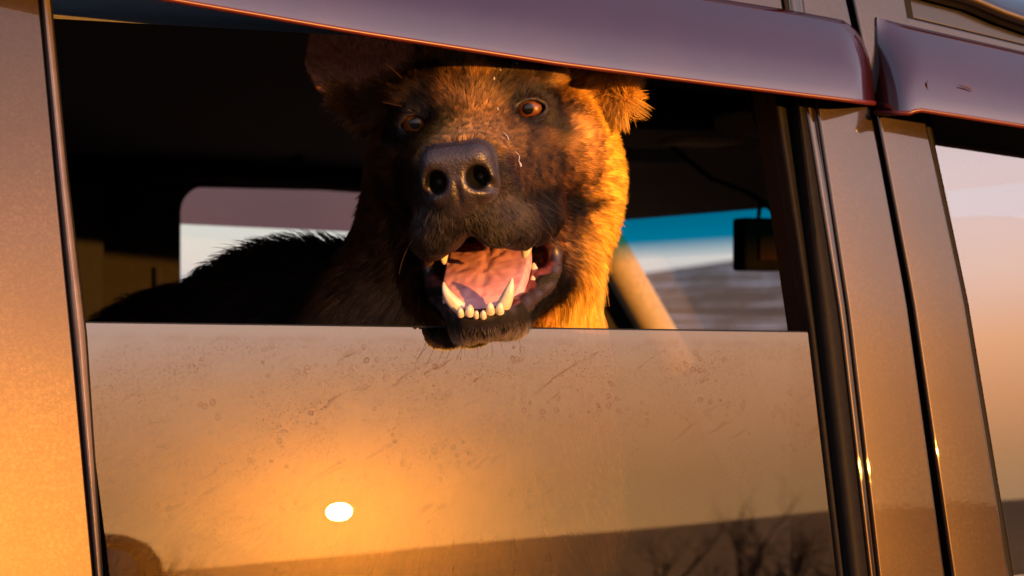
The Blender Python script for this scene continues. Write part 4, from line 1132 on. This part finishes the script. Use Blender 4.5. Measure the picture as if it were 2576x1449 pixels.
at = dme.attributes.new('nose', 'FLOAT', 'POINT'); at.data.foreach_set('value', nose_.astype(np.float32))
at = dme.attributes.new('wet', 'FLOAT', 'POINT'); at.data.foreach_set('value', wet.astype(np.float32))
dog = bpy.data.objects.new('dog', dme); COL.objects.link(dog); dog.location = tuple(BASE)
tag(dog, 'black and tan shepherd dog leaning out of the car window, mouth open', 'dog')

# --- fur as hair curves
def scatter(weight, nmax=None):
    fw = HAREA * weight[HQUAD].mean(1); tot = fw.sum(); n = int(tot if nmax is None else min(tot, nmax))
    fi = np.searchsorted(np.cumsum(fw) / tot, RNG.random(n)); fi = np.clip(fi, 0, len(HQUAD) - 1)
    q = HQUAD[fi]; s, t = RNG.random(n), RNG.random(n)
    w = np.stack([(1 - s) * (1 - t), s * (1 - t), s * t, (1 - s) * t], 1)
    p = (HVERT[q] * w[:, :, None]).sum(1); nn = (HNRM[q] * w[:, :, None]).sum(1); nn /= np.linalg.norm(nn, axis=1)[:, None] + 1e-9
    return p, nn
camh = to_head(CAM); tc = camh - HVERT; tc /= np.linalg.norm(tc, axis=1)[:, None]
facing = (HNRM * tc).sum(1)
D = vD * np.where(facing > -.35, 1, .15)
low = to_world(HVERT)[:, 2]; D = D * np.where(low < 1.40, .12, 1)
FP, FN = scatter(D)
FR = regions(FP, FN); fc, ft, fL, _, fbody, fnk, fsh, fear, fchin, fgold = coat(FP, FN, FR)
nH = len(FP)
def unit(v): return v / (np.linalg.norm(v, axis=-1, keepdims=True) + 1e-9)
a_ = FP.copy(); sgn = np.sign(FP[:, :1] + 1e-9)
flow = unit(FP - np.array([0, .135, -.020]))
front = (sst(FP[:, 1], .055, .09) * sst(-FP[:, 2], .040, .052))[:, None]
flow = unit(flow * (1 - front) + front * unit(np.concatenate([sgn * (.25 + 4 * np.abs(FP[:, :1])), np.full((nH, 1), -.25), np.full((nH, 1), -1.0)], 1)))
dn = to_head(CAM + np.array([0, 0, -1.0])) - camh
nkd = unit(dn + np.array([0, -.15, 0]) + sgn * np.array([.38, 0, 0]))
kk = np.clip(fnk * .75 + sst(-FP[:, 2], .07, .13) * (1 - sst(FP[:, 1], -.03, .0)), 0, 1)[:, None]; flow = unit(flow * (1 - kk) + nkd * kk)
bd = unit(unit(ru - wi) + .35 * dn); flow = unit(flow * (1 - fbody[:, None]) + bd * fbody[:, None])
eL = FR[4] > .5; evs = np.where(FP[:, :1] < 0, EARS[-1][3] * np.array([-1, 1, 1]), EARS[1][3])
eus = np.where(FP[:, :1] < 0, EARS[-1][1] * np.array([-1, 1, 1]), EARS[1][1])
rimw = (sst(FR[8], .012, .028) * (1 - sst(FR[9], .05, .085)))[:, None]
flow = np.where(eL[:, None], unit(evs * (1 - .45 * rimw) + eus * rimw * .6), flow)
cdir = unit(dn + np.array([0, .35, 0])); cw = (fchin * .85)[:, None]; flow = unit(flow * (1 - cw) + cdir * cw)
swirl = np.stack([vnoise(FP, 28.0) - .5, vnoise(FP + 7, 28.0) - .5, vnoise(FP + 13, 28.0) - .5], 1)
flow = unit(flow + .25 * swirl + RNG.normal(0, .10, (nH, 3)))
tng = unit(flow - FN * (flow * FN).sum(1, keepdims=True))
lift = np.clip(.34 + .14 * fgold - .12 * fbody - .08 * fsh + .65 * sst(FP[:, 2], -.032, -.02) * sst(FP[:, 1], .0, .03) + RNG.normal(0, .10, nH), .10, 1.0)[:, None]
Ln = (fL * RNG.uniform(.65, 1.15, nH))[:, None]
d0 = unit(tng + FN * lift * 1.5); d1 = unit(tng + FN * lift * .35 + dn * .10)
NP = 5; T = np.linspace(0, 1, NP)
pts = np.stack([FP - FN * .0004 + Ln * (t * (1 - .5 * t) * d0 + .5 * t * t * d1) for t in T], 1)
# clumps: tips drawn to a neighbouring guide hair
gi = RNG.choice(nH, nH // 16, replace=False); kd = kdtree.KDTree(len(gi))
for k, i in enumerate(gi): kd.insert(FP[i], k)
kd.balance()
near = np.fromiter((kd.find(q)[1] for q in FP), np.int64, nH); g = gi[near]
cl = (.42 + .35 * np.clip(fL / .03, 0, 1)) * RNG.uniform(.5, 1.0, nH) * (np.linalg.norm(FP - FP[g], axis=1) < .008)
for k in range(1, NP):
    goal = pts[g, k] + (FP - FP[g]) * .25
    pts[:, k] += (goal - pts[:, k]) * (cl * T[k] ** 1.3)[:, None]
tint = np.exp(RNG.normal(-.04, .36, len(gi)))[near]; tint = np.clip(tint * (1 + RNG.normal(0, .2, nH)), .25, 1.9)[:, None]
jt = RNG.random(nH)[:, None]
cols = np.zeros((nH, NP, 4), np.float32); cols[..., 3] = 1
for k, t in enumerate(T):
    w = np.clip((t - .35 - .25 * (jt - .5)) / .5, 0, 1)
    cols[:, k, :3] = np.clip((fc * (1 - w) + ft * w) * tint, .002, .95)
rr = np.where(fsh > .5, .00017, .00021) + .00004 * fbody + .00002 * fgold
rads = (rr[:, None] * np.array([1.0, 1.0, .9, .65, .2])[None]).astype(np.float32)
def hair_obj(name, P, Rd, Cc, mat, parent):
    n, k = P.shape[:2]; hc = bpy.data.hair_curves.new(name); hc.add_curves([k] * n)
    hc.attributes['position'].data.foreach_set('vector', P.astype(np.float32).ravel())
    ra = hc.attributes.get('radius') or hc.attributes.new('radius', 'FLOAT', 'POINT'); ra.data.foreach_set('value', Rd.ravel())
    ca = hc.attributes.new('coat', 'FLOAT_COLOR', 'POINT'); ca.data.foreach_set('color', Cc.ravel())
    hc.materials.append(mat); o = bpy.data.objects.new(name, hc); COL.objects.link(o); link_to(o, parent); return o
m, nt, nd, lk, b = new_mat('dog_fur'); nd.remove(b)
hb_ = N(nt, 'ShaderNodeBsdfHairPrincipled'); hb_.model = 'CHIANG'; hb_.parametrization = 'COLOR'
_a = N(nt, 'ShaderNodeAttribute', attribute_name='coat'); lk.new(_a.outputs[0], hb_.inputs['Color'])
hb_.inputs['Roughness'].default_value = 0.30; hb_.inputs['Radial Roughness'].default_value = 0.45; hb_.inputs['IOR'].default_value = 1.42
db_ = N(nt, 'ShaderNodeBsdfPrincipled'); db_.inputs['Roughness'].default_value = .42; db_.inputs['Specular IOR Level'].default_value = .10
lk.new(_a.outputs[0], db_.inputs['Base Color'])
mm_ = N(nt, 'ShaderNodeMixShader'); mm_.inputs[0].default_value = .5; lk.new(hb_.outputs[0], mm_.inputs[1]); lk.new(db_.outputs[0], mm_.inputs[2])
lk.new(mm_.outputs[0], nd['Material Output'].inputs[0]); FURM = m
PW = to_world(pts.reshape(-1, 3)).reshape(nH, NP, 3); isb = fbody > .5
fur = hair_obj('fur', PW[~isb], rads[~isb], cols[~isb], FURM, dog); fur['kind'] = 'stuff'
FURB = FURM.copy(); FURB.name = 'dog_back_fur'
for n_ in FURB.node_tree.nodes:
    if n_.type == 'BSDF_HAIR_PRINCIPLED': n_.inputs['IOR'].default_value = 1.22; n_.inputs['Roughness'].default_value = .55
fur2 = hair_obj('back_fur', PW[isb], rads[isb], cols[isb], FURB, dog); fur2['kind'] = 'stuff'
print('NV', len(HVERT), 'hairs', nH)

# --- eyes
def eye_mats():
    out = []
    for nm, c, r in (('eye_white', (.10, .06, .05), .25), ('iris_amber', (.50, .12, .012), .35), ('pupil', (.004, .003, .004), .15)):
        m, nt, nd, lk, b = new_mat(nm); b.inputs['Roughness'].default_value = r
        b.inputs['Specular IOR Level'].default_value = .2; b.inputs['Coat Weight'].default_value = .3; b.inputs['Coat Roughness'].default_value = 0.02; b.inputs['Coat IOR'].default_value = 1.5
        if nm == 'iris_amber':
            nz = tex(nt, 'ShaderNodeTexNoise', coord(nt), Scale=900.0, Detail=4.0); lk.new(ramp(nt, nz, [(.3, (.040, .011, .002)), (.7, (.125, .038, .007))]), b.inputs['Base Color'])
        else: b.inputs['Base Color'].default_value = (*c, 1)
        out.append(m)
    return out
EM = eye_mats()
for sg in (-1, 1):
    c = EYE * np.array([sg, 1, 1]); gaze = unit(np.array([-.05, 1.0, .06])); s1 = unit(np.cross(gaze, [0, 0, 1])); s2 = np.cross(s1, gaze)
    R_ = .0124; v = []; f = []; mi = []
    angs = [0, .10, .20, .30, .34, .42, .56, .78, .92, 1.05, 1.3, 1.7, 2.2, 2.7, math.pi]; sgN = 28
    for an in angs:
        for k in range(sgN):
            w = 2 * math.pi * k / sgN; rr_ = R_ * (1 + .045 * max(0, 1 - (an / .8) ** 2))
            v.append(c + rr_ * (math.cos(an) * gaze + math.sin(an) * (math.cos(w) * s1 + math.sin(w) * s2)))
    for i in range(len(angs) - 1):
        for k in range(sgN):
            f.append((i * sgN + k, i * sgN + (k + 1) % sgN, (i + 1) * sgN + (k + 1) % sgN, (i + 1) * sgN + k)); mi.append(2 if angs[i + 1] <= .305 else (1 if angs[i + 1] <= .80 else 2))
    me = np_mesh('eye', to_world(v), np.array(f), EM[0]); me.materials.append(EM[1]); me.materials.append(EM[2]); me.polygons.foreach_set('material_index', mi)
    o = bpy.data.objects.new('eye', me); COL.objects.link(o); link_to(o, dog)
    if sg > 0: o['label'] = 'amber eye catching the sun'

# --- tongue
def tongue():
    U, W_ = 41, 61; ctl = np.array([(-.040, -.080), (-.015, -.083), (.010, -.0905), (.032, -.099), (.048, -.1075), (.0545, -.1135), (.0560, -.1190)]); hw = np.array([.024, .0270, .0285, .0280, .0260, .0220, .0130])
    v = []; s = np.linspace(0, 1, W_); ks = np.linspace(0, 1, len(ctl))
    for t in s:
        f_ = np.interp(t, ks, ctl[:, 0]); z_ = np.interp(t, ks, ctl[:, 1]); h_ = np.interp(t, ks, hw)
        for k in range(U):
            u = -1 + 2 * k / (U - 1); x = h_ * math.sin(u * math.pi / 2)
            z = z_ - .0014 * math.exp(-(x / .0022) ** 2) * (1 - .6 * t) - .0015 * (x / h_) ** 2 - .007 * max(0, abs(u) - .82) / .18
            dx, df = x, (t - .42) * .10; ph = math.atan2(dx, -df + 1e-6); rr_ = math.hypot(dx, df)
            cr = mnoise.noise((math.cos(ph) * 3.2, math.sin(ph) * 3.2, 5.0)) + .6 * mnoise.noise((math.cos(ph) * 7, math.sin(ph) * 7, 9.0))
            z += -.0019 * max(0, cr) * math.exp(-((rr_ - .012) / .012) ** 2) + .0006 * mnoise.noise((x * 220, t * 22, 2))
            v.append((x - .0022 + .0012 * math.sin(t * 5), f_, z))
    n0 = len(v)
    for i in range(W_):
        for k in range(U):
            x, f_, z = v[i * U + k]; u = -1 + 2 * k / (U - 1); v.append((x * .97, f_ - .002, z - .009 * math.sqrt(max(0, 1 - u * u)) - .0006))
    f = []
    for b0, flip in ((0, 0), (n0, 1)):
        for i in range(W_ - 1):
            for k in range(U - 1):
                a = b0 + i * U + k; q = (a, a + 1, a + U + 1, a + U); f.append(q if not flip else q[::-1])
    for i in range(W_ - 1):
        a = i * U; f.append((a, a + U, n0 + a + U, n0 + a)); a += U - 1; f.append((a, n0 + a, n0 + a + U, a + U))
    for k in range(U - 1):
        a = (W_ - 1) * U + k; f.append((a, a + 1, n0 + a + 1, n0 + a))
    m, nt, nd, lk, b = new_mat('tongue_skin')
    nz = tex(nt, 'ShaderNodeTexNoise', coord(nt), Scale=120.0, Detail=5.0); nf = tex(nt, 'ShaderNodeTexNoise', coord(nt), Scale=1100.0, Detail=2.0)
    lk.new(ramp(nt, nz, [(.3, (.50, .22, .27)), (.7, (.68, .36, .40))]), b.inputs['Base Color'])
    b.inputs['Roughness'].default_value = .42; b.inputs['Subsurface Weight'].default_value = .25; b.inputs['Subsurface Radius'].default_value = (.006, .002, .0015); b.inputs['Subsurface Scale'].default_value = .5
    bp = N(nt, 'ShaderNodeBump', Strength=.35, Distance=.0005); lk.new(nf, bp.inputs['Height']); lk.new(bp.outputs[0], b.inputs['Normal'])
    mesh_obj('tongue', to_world(v), f, m, dog)
tongue()
m, nt, nd, lk, b = new_mat('gum'); b.inputs['Base Color'].default_value = (.16, .045, .055, 1); b.inputs['Roughness'].default_value = .3; GUM = m
gl_ = [(-.0215, .050, -.121), (-.0175, .0605, -.1245), (-.010, .0665, -.1260), (0, .0685, -.1265), (.010, .0665, -.1260), (.0175, .0605, -.1245), (.0215, .050, -.121)]
mesh_obj('gum', *tube_data([to_world(q) for q in gl_], [.0035, .0046, .0046, .0044, .0046, .0046, .0035], 10), GUM, dog)

# --- teeth
m, nt, nd, lk, b = new_mat('tooth_enamel')
nz = tex(nt, 'ShaderNodeTexNoise', coord(nt), Scale=150.0, Detail=3.0); lk.new(ramp(nt, nz, [(.3, (.46, .39, .29)), (.7, (.60, .54, .44))]), b.inputs['Base Color'])
b.inputs['Roughness'].default_value = .22; b.inputs['Coat Weight'].default_value = .5; b.inputs['Subsurface Weight'].default_value = .1; b.inputs['Subsurface Radius'].default_value = (.002, .0015, .001); ENAMEL = m
def tooth(b0, b1, r, bow, name='canine', n=9, flat=1.0, tipr=.16):
    b0, b1, bow = np.array(b0), np.array(b1), np.array(bow); P_, R_ = [], []
    for i in range(n):
        t = i / (n - 1); P_.append(b0 + (b1 - b0) * t + bow * 4 * t * (1 - t)); R_.append(r * (tipr + (1 - tipr) * (1 - t ** 1.7)))
    P_.append(P_[-1] + unit(P_[-1] - P_[-2]) * r * tipr * .8); R_.append(r * tipr * .35)
    mesh_obj(name, *tube_data([to_world(q) for q in P_], R_, 14), ENAMEL, dog)
dC = 1.186
tooth(HV(1157, 774, dC + .004), HV(1116, 712, dC), .0046, (-.0018, .002, 0))
tooth(HV(1266, 770, dC + .004), HV(1288, 701, dC), .0046, (.0010, .002, 0))
tooth(HV(1120, 606, dC + .018), HV(1117, 660, dC + .016), .0044, (-.0005, .001, 0), 'canine', tipr=.4)
tooth(HV(1324, 600, dC + .018), HV(1320, 645, dC + .016), .0048, (.0005, .001, 0), 'canine', tipr=.4)
for (px, py, w, h) in ((1159, 784, .0025, 9), (1182, 781, .0030, 11), (1198, 789, .0018, 7), (1216, 789, .0022, 7), (1234, 777, .0029, 13), (1257, 776, .0028, 11)):
    tooth(HV(px, py + 8, 1.1825), HV(px + RNG.uniform(-2, 2), py - h + 3, 1.1800), w * RNG.uniform(.95, 1.12), (0, .0006, 0), 'incisor', 8, tipr=.68)
for sg in (-1, 1):
    for (f_, z_, h_) in ((.026, -.109, .006), (.010, -.104, .008)):
        tooth((sg * .0285, f_, z_ - .006), (sg * .0285, f_, z_ + h_ - .004), .0040, (0, 0, 0), 'premolar', 6, tipr=.3)

# --- whiskers, drool
from mathutils.bvhtree import BVHTree
bvh = BVHTree.FromPolygons([tuple(q) for q in to_world(HVERT).tolist()], [tuple(q) for q in HQUAD.tolist()])
def on_dog(px, py, off=0.0):
    d = Vector(ray(px, py)).normalized(); h, n, i, t = bvh.ray_cast(Vector(CAM), d, 4.0)
    if h is None: h = Vector(V(px, py, 1.2)); n = -d
    return np.array(h - d * off)
m, nt, nd, lk, b = new_mat('whisker_hair'); b.inputs['Base Color'].default_value = (.06, .035, .02, 1); b.inputs['Roughness'].default_value = .35; WH = m
WHISK = [((1332, 472), (1385, 492), (1428, 548)), ((1335, 520), (1372, 540), (1392, 585)), ((1325, 545), (1385, 575), (1412, 640)), ((1320, 500), (1400, 520), (1450, 575)),
         ((1010, 560), (985, 600), (978, 660)), ((1040, 600), (1012, 640), (1004, 690)), ((1000, 520), (965, 545), (945, 600)),
         ((1160, 835), (1166, 880), (1154, 925)), ((1190, 845), (1212, 885), (1196, 915)), ((1255, 842), (1262, 880), (1276, 905)), ((1296, 825), (1312, 862), (1309, 890)), ((1178, 842), (1160, 875), (1172, 900)), ((1225, 848), (1246, 872), (1236, 903)),
         ((1302, 170), (1322, 118), (1362, 82)), ((1020, 205), (985, 170), (955, 148)), ((1015, 268), (985, 262), (962, 256)), ((1285, 175), (1290, 160), (1296, 150))]
for a0, a1, a2 in WHISK:
    p0 = on_dog(*a0, -.001); dep = (p0 - CAM) @ FWD
    p1 = V(*a1, dep - .012); p2 = V(*a2, dep - .016)
    P_ = [p0 * (1 - t) ** 2 + 2 * p1 * t * (1 - t) + p2 * t * t for t in np.linspace(0, 1, 9)]
    mesh_obj('whisker', *tube_data(P_, list(np.linspace(.00016, .00005, 9)), 5), WH, dog)
m, nt, nd, lk, b = new_mat('drool'); b.inputs['Base Color'].default_value = (.85, .85, .88, 1); b.inputs['Roughness'].default_value = .08; b.inputs['Transmission Weight'].default_value = .6; b.inputs['IOR'].default_value = 1.33; DR = m
for pl, rs in ((((1264, 332), (1271, 337), (1276, 344), (1281, 353)), (.0003, .0006, .0011, .0004)), (((1296, 381), (1304, 388), (1307, 396), (1305, 405)), (.0003, .0004, .0006, .0004)), (((1305, 405), (1309, 412), (1311, 419)), (.0004, .0010, .0012)),
               (((1243, 195), (1243, 201)), (.0011, .0011)), (((1252, 271), (1253, 277)), (.0007, .0007)), (((1259, 175), (1260, 178)), (.0006, .0006)), (((1300, 158), (1302, 161)), (.0008, .0008)), (((1317, 298), (1318, 300)), (.0008, .0006))):
    mesh_obj('drool_drop', *tube_data([on_dog(x, y, .006) for x, y in pl], [q * .6 for q in rs], 8), DR, dog)
